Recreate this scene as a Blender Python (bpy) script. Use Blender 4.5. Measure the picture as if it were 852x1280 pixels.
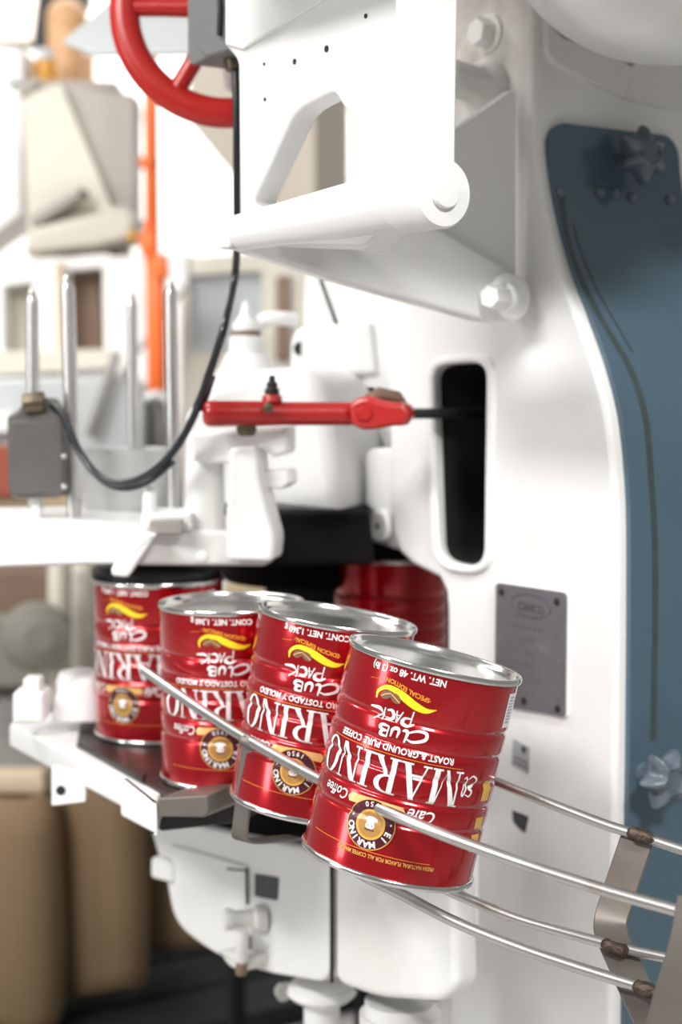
import bpy, bmesh, math, random
from mathutils import Vector, Matrix
random.seed(7)
for o in list(bpy.data.objects): bpy.data.objects.remove(o)
sc = bpy.context.scene
C = sc.collection
# ------------------------------------------------------------------ camera, light, exposure
CZ = 1.45                      # camera height
PITCH = math.radians(5.0)
FPX = 2000.0                   # focal length in pixels of the 852x1280 frame
cd = bpy.data.cameras.new('camera'); cam = bpy.data.objects.new('camera', cd); C.objects.link(cam)
cd.sensor_fit = 'VERTICAL'; cd.sensor_height = 36; cd.sensor_width = 24; cd.lens = 36*FPX/1280
cam.location = (0, 0, CZ); cam.rotation_euler = (math.pi/2-PITCH, 0, 0)
cd.dof.use_dof = True; cd.dof.focus_distance = 1.40; cd.dof.aperture_fstop = 3.6; cd.clip_start = .02
sc.camera = cam
w = bpy.data.worlds.new('hall_light'); sc.world = w; w.use_nodes = True
w.node_tree.nodes['Background'].inputs[0].default_value = (1.0, .99, .975, 1)
w.node_tree.nodes['Background'].inputs[1].default_value = .22
def area(name, loc, target, sx, sy, power, col=(1, 1, 1)):
    l = bpy.data.lights.new(name, 'AREA'); l.shape = 'RECTANGLE'; l.size = sx; l.size_y = sy; l.energy = power; l.color = col
    o = bpy.data.objects.new(name, l); C.objects.link(o); o.location = loc
    o.rotation_euler = (Vector(target)-Vector(loc)).to_track_quat('-Z', 'Y').to_euler(); return o
area('ceiling_and_fill_strip', (1.0, -.8, 3.4), (0.3, 1.7, 1.2), .8, .25, 75, (1, .985, .96))
area('ceiling_and_fill_strip', (-2.1, -.5, 3.3), (0.1, 1.7, 1.1), 1.6, .4, 92, (1, .985, .96))
area('ceiling_and_fill_strip', (-1.9, 2.4, 3.6), (-1.0, 3.6, .8), 2.2, .5, 60, (1, .98, .95))
area('ceiling_and_fill_strip', (-.5, 5.6, 3.9), (-.8, 8.0, 1.8), 4.0, .5, 230, (1, .99, .97))  # fill lamp added to brighten the back wall
area('can_streak_light', (-4.2, -.2, 1.9), (0, 1.6, 1.1), 0.8, 1.8, 34, (.97, .99, 1))  # unseen area light added for the bright streaks down the cans
vs = sc.view_settings; vs.view_transform = 'Standard'; vs.look = 'None'; vs.gamma = 1; vs.use_curve_mapping = False; vs.exposure = .33

# ------------------------------------------------------------------ geometry helpers
FW = Vector((0, math.cos(PITCH), -math.sin(PITCH))); UPV = Vector((0, math.sin(PITCH), math.cos(PITCH))); RT = Vector((1, 0, 0))
CAM = Vector((0, 0, CZ))
U = Vector((.57, -.8216, 0)); V = Vector((.8216, .57, 0)); Z = Vector((0, 0, 1))     # the machine's own axes
def ray(px, py): return FW + RT*((px-426)/FPX) - UPV*((py-640)/FPX)
def onplane(px, py, n, k):
    d = ray(px, py); return CAM + d*((k - CAM.dot(n))/d.dot(n))
def PY(px, py, d): return onplane(px, py, Vector((0, 1, 0)), d)
def PV(px, py, k): return onplane(px, py, V, k)
def PU(px, py, k): return onplane(px, py, U, k)
def PZ(px, py, z): return onplane(px, py, Z, z+CZ)
def M(u, v, z): return U*u + V*v + Z*(z+CZ)

def fillet(pts, r, n=5):
    out = []; N = len(pts)
    rr = r if isinstance(r, (list, tuple)) else [r]*N
    for i in range(N):
        p = Vector(pts[i]); a = Vector(pts[i-1]); b = Vector(pts[(i+1) % N])
        la = (a-p).length; lb = (b-p).length; q = min(rr[i], la*.48, lb*.48)
        if q < 1e-6: out.append(p); continue
        s = p+(a-p)/la*q; e = p+(b-p)/lb*q
        for j in range(n+1):
            t = j/n; out.append(s*(1-t)**2 + p*2*t*(1-t) + e*t*t)
    return out
def catmull(pts, n=8, closed=False):
    P = [Vector(p) for p in pts]; out = []; N = len(P)
    rng = range(N) if closed else range(N-1)
    for i in rng:
        p0 = P[i-1] if (i > 0 or closed) else P[0]*2-P[1]
        p1 = P[i]; p2 = P[(i+1) % N]
        p3 = P[(i+2) % N] if (i+2 < N or closed) else P[-1]*2-P[-2]
        for j in range(n):
            t = j/n
            out.append(.5*((2*p1)+(p2-p0)*t+(2*p0-5*p1+4*p2-p3)*t*t+(3*p1-p0-3*p2+p3)*t**3))
    if not closed: out.append(P[-1])
    return out

class MB:
    def __init__(s): s.bm = bmesh.new(); s.flat = []
    def loop(s, pts): return [s.bm.verts.new(p) for p in pts]
    def bridge(s, a, b, closed=True):
        n = len(a)
        for i in range(n if closed else n-1):
            j = (i+1) % n
            try: s.bm.faces.new((a[i], a[j], b[j], b[i]))
            except ValueError: pass
    def cap(s, loops):
        if len(loops) == 1:
            try: s.flat.append(s.bm.faces.new(loops[0]))
            except ValueError: pass
            return
        es = []
        for l in loops:
            for i in range(len(l)):
                e = s.bm.edges.get((l[i], l[(i+1) % len(l)])) or s.bm.edges.new((l[i], l[(i+1) % len(l)]))
                es.append(e)
        s.flat += [g for g in bmesh.ops.triangle_fill(s.bm, edges=es, use_beauty=True)['geom'] if isinstance(g, bmesh.types.BMFace)]
    def slab(s, outer, vec, b=.003, holes=(), seg=3, back=True):
        """closed coplanar 3D loop(s) extruded along vec, edges rounded by b"""
        vec = Vector(vec); L = vec.length; n = vec/L
        e1 = (outer[1]-outer[0]); e1 = (e1-n*e1.dot(n)).normalized(); e2 = n.cross(e1); o = outer[0]
        b = min(b, L*.45)
        fr, bk = [], []
        for li, lp in enumerate([outer]+list(holes)):
            p2 = [((p-o).dot(e1), (p-o).dot(e2)) for p in lp]
            d0 = [(p-o).dot(n) for p in lp]
            A = sum(p2[i-1][0]*p2[i][1]-p2[i][0]*p2[i-1][1] for i in range(len(p2)))
            if (A < 0): p2.reverse(); d0.reverse()
            sgn = 1 if li == 0 else -1
            N = len(p2); off = []
            for i in range(N):
                ax, ay = p2[i-1]; bx, by = p2[i]; cx, cy = p2[(i+1) % N]
                n1 = Vector((-(by-ay), bx-ax)); n2 = Vector((-(cy-by), cx-bx))
                if n1.length < 1e-9: n1 = n2
                if n2.length < 1e-9: n2 = n1
                n1.normalize(); n2.normalize(); m = n1+n2
                if m.length < 1e-4: m = n1.copy()
                m.normalize(); k = max(.45, m.dot(n1)); off.append(m/k*sgn)
            lim = [1e9]*N
            for i in range(N):
                j = (i+1) % N; ex, ey = p2[j][0]-p2[i][0], p2[j][1]-p2[i][1]
                dd = ((off[j].x-off[i].x)*ex+(off[j].y-off[i].y)*ey)
                if dd < -1e-12:
                    q = .93*(ex*ex+ey*ey)/-dd; lim[i] = min(lim[i], q); lim[j] = min(lim[j], q)
            off = [off[i]*min(1, lim[i]/b) if b > 0 else off[i] for i in range(N)]
            def ring(ins, dep):
                return s.loop([o+e1*(p2[i][0]+off[i].x*ins)+e2*(p2[i][1]+off[i].y*ins)+n*dep for i in range(N)])
            rings = []
            if b > 0:
                for j in range(seg+1):
                    a = math.pi/2*j/seg; rings.append(ring(b*(1-math.sin(a)), b*(1-math.cos(a))))
                bs = range(seg, -1, -1) if back else []
                for j in bs:
                    a = math.pi/2*j/seg; rings.append(ring(b*(1-math.sin(a)), L-b*(1-math.cos(a))))
                if not back: rings.append(ring(0, L))
            else: rings = [ring(0, 0), ring(0, L)]
            for i in range(len(rings)-1): s.bridge(rings[i], rings[i+1])
            fr.append(rings[0]); bk.append(rings[-1])
        s.cap(fr); s.cap(bk)
        return s
    def box(s, c, ax, ay, az, b=.002):
        """centre and three half vectors"""
        c = Vector(c); ax = Vector(ax); ay = Vector(ay); az = Vector(az)
        lp = [c-ax-ay-az, c+ax-ay-az, c+ax+ay-az, c-ax+ay-az]
        r = min(b, ax.length*.4, ay.length*.4)
        return s.slab(fillet(lp, r*1.2, 3) if b else lp, az*2, r)
    def tube(s, pts, r, n=14, cap=True, flat=None):
        pts = [Vector(p) for p in pts]; N = len(pts)
        rr = r if isinstance(r, (list, tuple)) else [r]*N
        t = (pts[1]-pts[0]).normalized(); a = t.orthogonal().normalized(); last = None; first = None
        for i in range(N):
            tn = (pts[min(i+1, N-1)]-pts[max(i-1, 0)])
            if tn.length < 1e-9: tn = t
            tn.normalize(); a = (a-tn*a.dot(tn)).normalized(); bb = tn.cross(a)
            l = s.loop([pts[i]+(a*math.cos(2*math.pi*k/n)+bb*math.sin(2*math.pi*k/n))*max(rr[i], 1e-5) for k in range(n)])
            if last: s.bridge(last, l)
            else: first = l
            last = l
        if cap: s.cap([first]); s.cap([last])
        return s
    def lathe(s, prof, o, axis, n=40, closed=False, ref=None):
        """prof: (radius, height) pairs about axis"""
        o = Vector(o); axis = Vector(axis).normalized(); a = axis.orthogonal().normalized()
        if ref is not None: a = (Vector(ref)-axis*Vector(ref).dot(axis)).normalized()
        b = axis.cross(a); last = None; first = None
        for (r, h) in prof:
            l = s.loop([o+axis*h+(a*math.cos(2*math.pi*k/n)+b*math.sin(2*math.pi*k/n))*max(r, 1e-5) for k in range(n)])
            if last: s.bridge(last, l)
            else: first = l
            last = l
        if closed: s.bridge(last, first)
        else: s.cap([first]); s.cap([last])
        return s
    def cyl(s, p0, p1, r0, r1=None, b=.0015, n=28):
        p0 = Vector(p0); p1 = Vector(p1); L = (p1-p0).length; r1 = r0 if r1 is None else r1
        b = min(b, L*.4, r0*.6, r1*.6)
        return s.lathe([(r0-b, 0), (r0-b*.3, b*.3), (r0, b), (r1, L-b), (r1-b*.3, L-b*.3), (r1-b, L)], p0, p1-p0, n)
    def ball(s, o, r, sx=(1, 0, 0), n=20, squash=1):
        return s.lathe([(r*math.sin(math.pi*i/12), -r*squash*math.cos(math.pi*i/12)) for i in range(13)], o, sx, n)
    def strap(s, pts, wdir, w, t):
        """flat bar swept along pts"""
        pts = [Vector(p) for p in pts]; wd = Vector(wdir).normalized(); last = None; N = len(pts); first = None
        for i in range(N):
            tn = (pts[min(i+1, N-1)]-pts[max(i-1, 0)]).normalized(); wv = (wd-tn*wd.dot(tn)).normalized(); nn = tn.cross(wv)
            c = t*.3
            l = s.loop([pts[i]+wv*x+nn*y for x, y in ((-w/2+c, -t/2), (w/2-c, -t/2), (w/2, -t/2+c), (w/2, t/2-c), (w/2-c, t/2), (-w/2+c, t/2), (-w/2, t/2-c), (-w/2, -t/2+c))])
            if last: s.bridge(last, l)
            else: first = l
            last = l
        s.cap([first]); s.cap([last]); return s
    def hexbolt(s, o, axis, r, h, washer=True):
        o = Vector(o); axis = Vector(axis).normalized()
        if washer: s.lathe([(r*1.35, 0), (r*1.35, h*.15), (r*1.25, h*.2)], o, axis, 20)
        s.lathe([(r, h*.15), (r, h*.9), (r*.88, h)], o, axis, 6); return s
    def mesh(s, name, sharp=40):
        bm = s.bm
        bmesh.ops.remove_doubles(bm, verts=bm.verts, dist=1e-6)
        bmesh.ops.recalc_face_normals(bm, faces=bm.faces)
        ca = math.radians(sharp)
        for e in bm.edges:
            e.smooth = not (len(e.link_faces) == 2 and e.calc_face_angle(0) > ca)
        for f in bm.faces: f.smooth = True
        for f in s.flat:
            if f.is_valid: f.smooth = False
        me = bpy.data.meshes.new(name); bm.to_mesh(me); bm.free(); return me
    def build(s, name, mat, parent=None, sharp=40):
        return link(name, s.mesh(name, sharp), mat, parent)
def link(name, me, mat, parent=None):
    if mat and not me.materials: me.materials.append(MT[mat])
    o = bpy.data.objects.new(name, me); C.objects.link(o)
    if parent:
        o.parent = parent; o.matrix_parent_inverse = pinv(parent)
    return o
_W = {}
def wmat(o):
    m = o.matrix_basis.copy()
    if o.parent: m = wmat(o.parent) @ o.matrix_parent_inverse @ m
    return m
def pinv(o): return wmat(o).inverted()
def tag(o, label, cat, group=None):
    o['label'] = label; o['category'] = cat
    if group: o['group'] = group
    return o
def thing(name, label, cat, loc=(0, 0, 0), group=None):
    o = bpy.data.objects.new(name, None); C.objects.link(o); o.location = loc; o.empty_display_size = .05
    return tag(o, label, cat, group)
def struct(o): o['kind'] = 'structure'; return o

# ------------------------------------------------------------------ materials
MT = {}
def mat(name, col, rough=.4, metal=0., var=.08, scale=6., bump=.0, bscale=60., coat=0., dirt=None, dirt_amt=.0, dscale=3., emit=0., spec=.5):
    m = bpy.data.materials.new(name); m.use_nodes = True; nt = m.node_tree; p = nt.nodes['Principled BSDF']
    tc = nt.nodes.new('ShaderNodeTexCoord'); no = nt.nodes.new('ShaderNodeTexNoise'); no.inputs['Scale'].default_value = scale; no.inputs['Detail'].default_value = 6
    geo = nt.nodes.new('ShaderNodeNewGeometry'); nt.links.new(geo.outputs['Position'], no.inputs['Vector']) if scale > 0 else None
    if name in OBJ_SPACE: nt.links.new(tc.outputs['Object'], no.inputs['Vector'])
    mx = nt.nodes.new('ShaderNodeMix'); mx.data_type = 'RGBA'
    mx.inputs[6].default_value = tuple(max(0, c*(1-var)) for c in col)+(1,); mx.inputs[7].default_value = tuple(min(1, c*(1+var)) for c in col)+(1,)
    nt.links.new(no.outputs['Fac'], mx.inputs[0]); out = mx.outputs[2]
    if dirt:
        n2 = nt.nodes.new('ShaderNodeTexNoise'); n2.inputs['Scale'].default_value = dscale; n2.inputs['Detail'].default_value = 10; n2.inputs['Roughness'].default_value = .7
        nt.links.new(tc.outputs['Object'] if name in OBJ_SPACE else geo.outputs['Position'], n2.inputs['Vector'])
        rp = nt.nodes.new('ShaderNodeValToRGB'); rp.color_ramp.elements[0].position = .56; rp.color_ramp.elements[1].position = .74
        rp.color_ramp.elements[0].color = (0, 0, 0, 1); rp.color_ramp.elements[1].color = (dirt_amt,)*3+(1,)
        nt.links.new(n2.outputs['Fac'], rp.inputs[0])
        m2 = nt.nodes.new('ShaderNodeMix'); m2.data_type = 'RGBA'; nt.links.new(rp.outputs[0], m2.inputs[0]); nt.links.new(out, m2.inputs[6]); m2.inputs[7].default_value = tuple(dirt)+(1,)
        out = m2.outputs[2]
    nt.links.new(out, p.inputs['Base Color'])
    p.inputs['Roughness'].default_value = rough; p.inputs['Metallic'].default_value = metal; p.inputs['Coat Weight'].default_value = coat
    p.inputs['Coat Roughness'].default_value = .08; p.inputs['Specular IOR Level'].default_value = spec
    if emit: nt.links.new(out, p.inputs['Emission Color']); p.inputs['Emission Strength'].default_value = emit
    if bump:
        n3 = nt.nodes.new('ShaderNodeTexNoise'); n3.inputs['Scale'].default_value = bscale; n3.inputs['Detail'].default_value = 4
        nt.links.new(tc.outputs['Object'] if name in OBJ_SPACE else geo.outputs['Position'], n3.inputs['Vector'])
        bp = nt.nodes.new('ShaderNodeBump'); bp.inputs['Strength'].default_value = bump; bp.inputs['Distance'].default_value = .004
        nt.links.new(n3.outputs['Fac'], bp.inputs['Height']); nt.links.new(bp.outputs[0], p.inputs['Normal'])
    MT[name] = m; return m
OBJ_SPACE = {'can_red', 'tin', 'tin_dull'}
mat('white_paint', (.80, .80, .79), .38, var=.02, bump=.10, bscale=22, coat=.15, dirt=(.62, .58, .50), dirt_amt=.35, dscale=2.6)
mat('white_paint_old', (.74, .735, .71), .45, var=.04, bump=.15, bscale=30, dirt=(.42, .37, .29), dirt_amt=.6, dscale=7)
mat('blue_paint', (.066, .116, .155), .2, var=.12, scale=4, bump=.12, bscale=14, coat=.3, dirt=(.05, .085, .11), dirt_amt=.5, dscale=6)
mat('knob_blue', (.10, .13, .16), .3, var=.35, scale=50, dirt=(.05, .05, .05), dirt_amt=.6, dscale=40, coat=.3, bump=.3, bscale=80)
mat('oil_streak', (.045, .066, .062), .3, var=.3, scale=60)
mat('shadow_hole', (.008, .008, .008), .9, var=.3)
mat('black_iron', (.014, .0135, .013), .55, var=.4, scale=30, bump=.2, bscale=90)
mat('cavity_shade_black', (.007, .0065, .006), .85, var=.4, scale=30, spec=.12)  # darker copy of the black iron, cavity shade put into the colour
mat('black_rubber', (.008, .010, .013), .3, var=.2, coat=.2)
mat('red_paint', (.38, .012, .010), .32, var=.15, scale=25, coat=.25, dirt=(.16, .07, .04), dirt_amt=.6, dscale=34, bump=.12, bscale=70)
mat('wheel_red', (.42, .010, .007), .34, var=.1, scale=15, coat=.0, bump=.1, bscale=40)
mat('can_red', (.44, .004, .010), .22, .62, var=.03, scale=20, coat=.7)
mat('tin', (.70, .70, .68), .16, 1., var=.06, scale=40, bump=.03)
mat('tin_dull', (.5, .5, .49), .34, 1., var=.15, scale=30)
mat('print_white', (.82, .80, .80), .35, var=.01)
mat('print_yellow', (.86, .62, .02), .35, var=.03)
mat('print_orange', (.75, .28, .03), .35, var=.03)
mat('print_gold', (.66, .38, .08), .35, var=.1, scale=200)
mat('print_tan', (.80, .47, .18), .35, var=.1, scale=150)
mat('print_bronze', (.42, .22, .06), .35, var=.15, scale=200)
mat('print_maroon', (.07, .006, .016), .35, var=.05)
mat('print_brown', (.17, .085, .045), .4, var=.2, scale=300)
mat('print_blue', (.33, .42, .58), .4, var=.1)
mat('print_darkred', (.16, .003, .008), .3, var=.05)
mat('steel_rail', (.52, .51, .50), .36, 1., var=.12, scale=30, dirt=(.24, .15, .10), dirt_amt=.55, dscale=22)
mat('steel_strap', (.165, .148, .132), .45, .55, var=.12, scale=25, dirt=(.26, .19, .14), dirt_amt=.6, dscale=16)
mat('weld', (.10, .075, .06), .5, .8, var=.6, scale=140, bump=.6, bscale=220)
mat('rod_steel', (.60, .59, .57), .3, .9, var=.1, scale=20)
mat('plate_dark', (.055, .048, .043), .4, .7, var=.35, scale=18, dirt=(.2, .17, .14), dirt_amt=.5, dscale=20)
mat('nameplate_grey', (.155, .152, .165), .45, .3, var=.12, scale=40, dirt=(.30, .29, .30), dirt_amt=.35, dscale=45, bump=.2, bscale=120)
mat('nameplate_ink', (.085, .083, .092), .5, .2, var=.2)
mat('grey_box', (.17, .17, .17), .5, .2, var=.1, scale=15, bump=.15)
mat('junction_grey', (.115, .11, .10), .5, .3, var=.2, scale=22, dirt=(.10, .09, .08), dirt_amt=.6, dscale=14)
mat('can_metal', (.62, .63, .63), .35, .25, var=.05)
mat('brass', (.13, .105, .07), .4, .8, var=.2)
mat('sticker_grey', (.40, .41, .43), .6, var=.1, scale=80)
mat('sticker_dark', (.05, .055, .06), .5, var=.5, scale=90)
mat('kraft', (.25, .165, .090), .75, var=.12, scale=5, bump=.3, bscale=9)
mat('sack_pale', (.62, .50, .36), .75, var=.1, scale=8)
mat('carton', (.45, .34, .22), .7, var=.06)
mat('hopper_cream', (.60, .57, .49), .5, var=.04, scale=3)
mat('hopper_grey', (.36, .32, .29), .5, .0, var=.06, scale=3)
mat('wall_white', (.84, .83, .81), .7, var=.02, scale=1.5)
mat('wall_beige', (.50, .45, .38), .7, var=.04, scale=1)
mat('orange_pipe', (.85, .16, .03), .4, var=.04)
mat('panel_grey', (.50, .52, .52), .5, .2, var=.06)
mat('machine_grey', (.33, .31, .29), .5, .3, var=.2, scale=6)
mat('machine_brown', (.20, .13, .09), .6, var=.3, scale=8)
mat('floor_concrete', (.46, .44, .42), .5, var=.1, scale=2.5)
mat('pallet_dark', (.014, .017, .018), .8, var=.3, scale=6, spec=.2)
mat('amber', (.60, .28, .02), .3, var=.1)
mat('wood_tan', (.62, .36, .18), .5, var=.2, scale=9)
mat('rust_red', (.33, .07, .04), .6, var=.2)
mat('glass_grey', (.50, .53, .56), .15, 0, var=.05, coat=.5)
mat('green_grey', (.22, .215, .18), .6, var=.15, scale=5)

# the column's paint carries oily grime round the two bolts high on its face
m = mat('white_column', (.80, .80, .79), .38, var=.02, bump=.10, bscale=22, coat=.15, dirt=(.62, .58, .50), dirt_amt=.3, dscale=2.6)
nt = m.node_tree; bs = nt.nodes['Principled BSDF']; src = bs.inputs['Base Color'].links[0].from_socket
g = nt.nodes.new('ShaderNodeNewGeometry'); dv = nt.nodes.new('ShaderNodeVectorMath'); dv.operation = 'DISTANCE'; nt.links.new(g.outputs['Position'], dv.inputs[0]); dv.inputs[1].default_value = PV(598, 62, 1.2)
mr = nt.nodes.new('ShaderNodeMapRange'); mr.inputs['From Min'].default_value = .02; mr.inputs['From Max'].default_value = .13; mr.inputs['To Min'].default_value = 1; mr.inputs['To Max'].default_value = 0
nt.links.new(dv.outputs['Value'], mr.inputs['Value'])
nz_ = nt.nodes.new('ShaderNodeTexNoise'); nz_.inputs['Scale'].default_value = 38; nz_.inputs['Detail'].default_value = 8; nt.links.new(g.outputs['Position'], nz_.inputs['Vector'])
mm = nt.nodes.new('ShaderNodeMath'); mm.operation = 'MULTIPLY'; nt.links.new(mr.outputs[0], mm.inputs[0]); nt.links.new(nz_.outputs['Fac'], mm.inputs[1])
mx = nt.nodes.new('ShaderNodeMix'); mx.data_type = 'RGBA'; nt.links.new(mm.outputs[0], mx.inputs[0]); nt.links.new(src, mx.inputs[6]); mx.inputs[7].default_value = (.30, .25, .18, 1); nt.links.new(mx.outputs[2], bs.inputs['Base Color'])

# ------------------------------------------------------------------ the hall
def quad(pts): 
    mb = MB(); mb.cap([mb.loop([Vector(p) for p in pts])]); return mb
mb = MB(); mb.box((0, 4, -.05), (6, 0, 0), (0, 6, 0), (0, 0, .05), 0); struct(mb.build('floor', 'floor_concrete'))
mb = MB(); mb.box((0, 8.05, 2.3), (6, 0, 0), (0, .05, 0), (0, 0, 2.3), 0); struct(mb.build('wall_back', 'wall_white'))

# ------------------------------------------------------------------ seaming machine column
K = 1.20
col = thing('seaming_machine', 'white cast column of the can seaming machine with a blue side cover', 'machine', M(-1.42, 1.4, -CZ))
Sx = [(668, -120), (668, 60), (668, 160), (672, 215), (683, 275), (701, 340), (723, 400), (744, 460), (759, 520), (767, 590), (770, 660), (770, 800), (768, 1000), (763, 1300), (758, 1700)]
Sx3 = catmull([PV(x, y, K) for x, y in Sx], 4)
outer = [PV(x, y, K) for x, y in ((560, 1700), (558, 760), (556, 738), (548, 722), (515, 706), (498, 690), (490, 665), (486, 560), (484, 400), (484, -120))]
slot_px = fillet([(537, 457), (606, 452), (603, 710), (546, 703)], [22, 22, 26, 26])
lip = fillet([(528, 446), (616, 440), (612, 722), (538, 714)], [30, 30, 34, 34])
mb = MB(); mb.slab(outer+Sx3, V*.36, .007, holes=[[PV(p.x, p.y, K) for p in slot_px]], seg=4)
mb.build('column_body', 'white_column', col)
mb = MB(); mb.slab([PV(p.x, p.y, K-.006) for p in lip], V*.012, .005, holes=[[PV(p.x, p.y, K-.006) for p in slot_px]]); mb.build('slot_frame', 'white_paint', col)
mb = MB()   # near-black liner, the slot's inner shade put into its colour
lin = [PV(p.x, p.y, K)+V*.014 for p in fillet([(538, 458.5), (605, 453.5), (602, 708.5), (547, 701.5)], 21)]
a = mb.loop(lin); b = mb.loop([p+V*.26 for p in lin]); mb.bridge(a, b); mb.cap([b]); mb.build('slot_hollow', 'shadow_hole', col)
mb = MB(); mb.box(PV(592, 640, K+.10), U*.03, V*.02, Z*.05); mb.build('inner_block', 'black_iron', col)
# blue side cover following the S-curved side of the casting
cov = None
def side_grid():
    # arc-length samples of the S curve (outer side face) with normals
    S = [p for p in Sx3]
    return S
S = side_grid()
zt = PV(672, 158, K).z
rows = []
for i, p in enumerate(S):
    if p.z <= zt+.001: rows.append(p)
ptop = S[0].copy(); ptop = Vector((rows[0].x, rows[0].y, zt)); rows = [ptop]+rows
def v_of(px, py, u): 
    q = PU(px, py, u); return q.dot(V)
utop = rows[0].dot(U)
vR = v_of(846, 230, utop+.006)
v0 = K+.014
def S_at(z):
    for i in range(len(S)-1):
        if S[i].z >= z >= S[i+1].z:
            t = (S[i].z-z)/(S[i].z-S[i+1].z+1e-9); p = S[i].lerp(S[i+1], t); tn = (S[i+1]-S[i]).normalized(); return p, tn
    return S[-1], Vector((0, 0, -1))
def cover_point(z, v, off):
    p, tn = S_at(z); n = tn.cross(V); n = n if n.dot(U) > 0 else -n
    return p + V*(v-K) + n*off
# top edge slopes down to the far side
zl = PU(688, 157, utop).z; zr = PU(832, 171, utop).z
mb = MB(); prev = None; R = .026; zs = []
z = max(zl, zr); zb = .25
nz = 90
grid = []
for i in range(nz+1):
    t = i/nz
    f = [0, .02, .05, .1, .18, .28, .4, .55, .72, .9, 1, 1][min(11, i)] if i < 11 else None
    depth = R*f if f is not None else R+(z-R-zb)*((i-10)/(nz-10))
    row = []
    ins = R-math.sqrt(max(0, R*R-(R-depth)**2)) if depth < R else 0
    for j in range(9):
        v = v0+ins + (vR-v0-2*ins)*j/8
        zz = z-depth - max(0, (zl-zr))*((v-v0)/(vR-v0))*max(0, 1-depth/.5)
        row.append((zz, v))
    grid.append(row)
fr = [mb.loop([cover_point(zz, v, .007) for zz, v in r]) for r in grid]
bk = [mb.loop([cover_point(zz, v, -.001) for zz, v in r]) for r in grid]
for i in range(nz): mb.bridge(fr[i], fr[i+1], False); mb.bridge(bk[i], bk[i+1], False)
mb.bridge(fr[0], bk[0], False); mb.bridge(fr[-1], bk[-1], False)
mb.bridge([r[0] for r in fr], [r[0] for r in bk], False); mb.bridge([r[-1] for r in fr], [r[-1] for r in bk], False)
cov = mb.build('side_cover', 'blue_paint', col); cov['label'] = 'glossy blue steel side cover'
def cov_px(px, py, off=.007):
    d = ray(px, py); d = d/d.y; lo, hi = 1.2, 3.0
    for it in range(40):
        m = (lo+hi)/2; q = CAM+d*m; p, tn = S_at(q.z); n = tn.cross(V); n = n if n.dot(U) > 0 else -n
        if (q-p).dot(n) > off: lo = m
        else: hi = m
    return q, n
def star_knob(px, py, r, tilt=0):
    q, n = cov_px(px, py)
    mb = MB(); N = 60
    a = n.orthogonal().normalized(); b = n.cross(a)
    def ring(rad, h, k): return mb.loop([q+n*h+(a*math.cos(t)+b*math.sin(t))*rad*(1+k*(1-2*abs(math.sin(3*(t+tilt))))) for t in [2*math.pi*i/N for i in range(N)]])
    rs = [ring(.012, -.002, 0), ring(.012, .012, 0), ring(.016, .016, .08), ring(r*.80, .022, .26), ring(r*.90, .028, .30), ring(r*.90, .034, .30), ring(r*.74, .043, .26), ring(r*.5, .047, .12), ring(r*.42, .044, .02), ring(.001, .044, 0)]
    for i in range(len(rs)-1): mb.bridge(rs[i], rs[i+1])
    mb.cap([rs[0]]); mb.cap([rs[-1]])
    return mb.build('star_knob', 'knob_blue', cov, sharp=60)
star_knob(778, 203, .030, .2); star_knob(804, 966, .030, .6)
for x, y in ((749, 241), (767, 242), (789, 247), (836, 250), (700, 240)):
    q, n = cov_px(x, y); mb = MB(); mb.lathe([(.0064, 0), (.0064, .0012), (.0056, .0038), (.0034, .0052), (.0005, .0058)], q-n*.0005, n, 16); mb.build('rivet', 'knob_blue', cov)
for pts, r in (([(702, 246), (706, 285), (722, 340), (752, 400), (787, 460), (806, 520), (813, 590), (818, 680), (818, 800), (816, 925)], .0044), ([(716, 280), (724, 310), (745, 360), (770, 405), (790, 440)], .0016)):
    mb = MB(); pp = catmull([Vector((x, y, 0)) for x, y in pts], 6); P3 = []; P4 = []
    for p in pp:
        q, n = cov_px(p.x, p.y); P3.append(q+n*.0003-V*r); P4.append(q+n*.0003+V*r)
    a = mb.loop(P3); b = mb.loop(P4); mb.bridge(a, b, False); o = mb.build('oil_streak', 'oil_streak', cov)
# nameplate
npx = fillet([(619, 728), (707, 741), (705, 897), (617, 880)], 6)
mb = MB(); mb.slab([PV(p.x, p.y, K-.004) for p in fillet([(617, 725), (710, 739), (708, 900), (615, 882)], 9)], V*.006, .002); mb.build('nameplate_bed', 'white_paint', col)
mb = MB(); mb.slab([PV(p.x, p.y, K-.0065) for p in npx], V*.004, .001); plate = mb.build('nameplate', 'nameplate_grey', col); plate['label'] = 'grey cast metal maker plate'
for x, y in ((627, 740), (696, 752), (697, 886), (655, 876)):
    mb = MB(); mb.lathe([(.0045, 0), (.004, .0015), (.001, .002)], PV(x, y, K-.0064), -V, 14); mb.build('screw', 'black_iron', plate)
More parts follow.
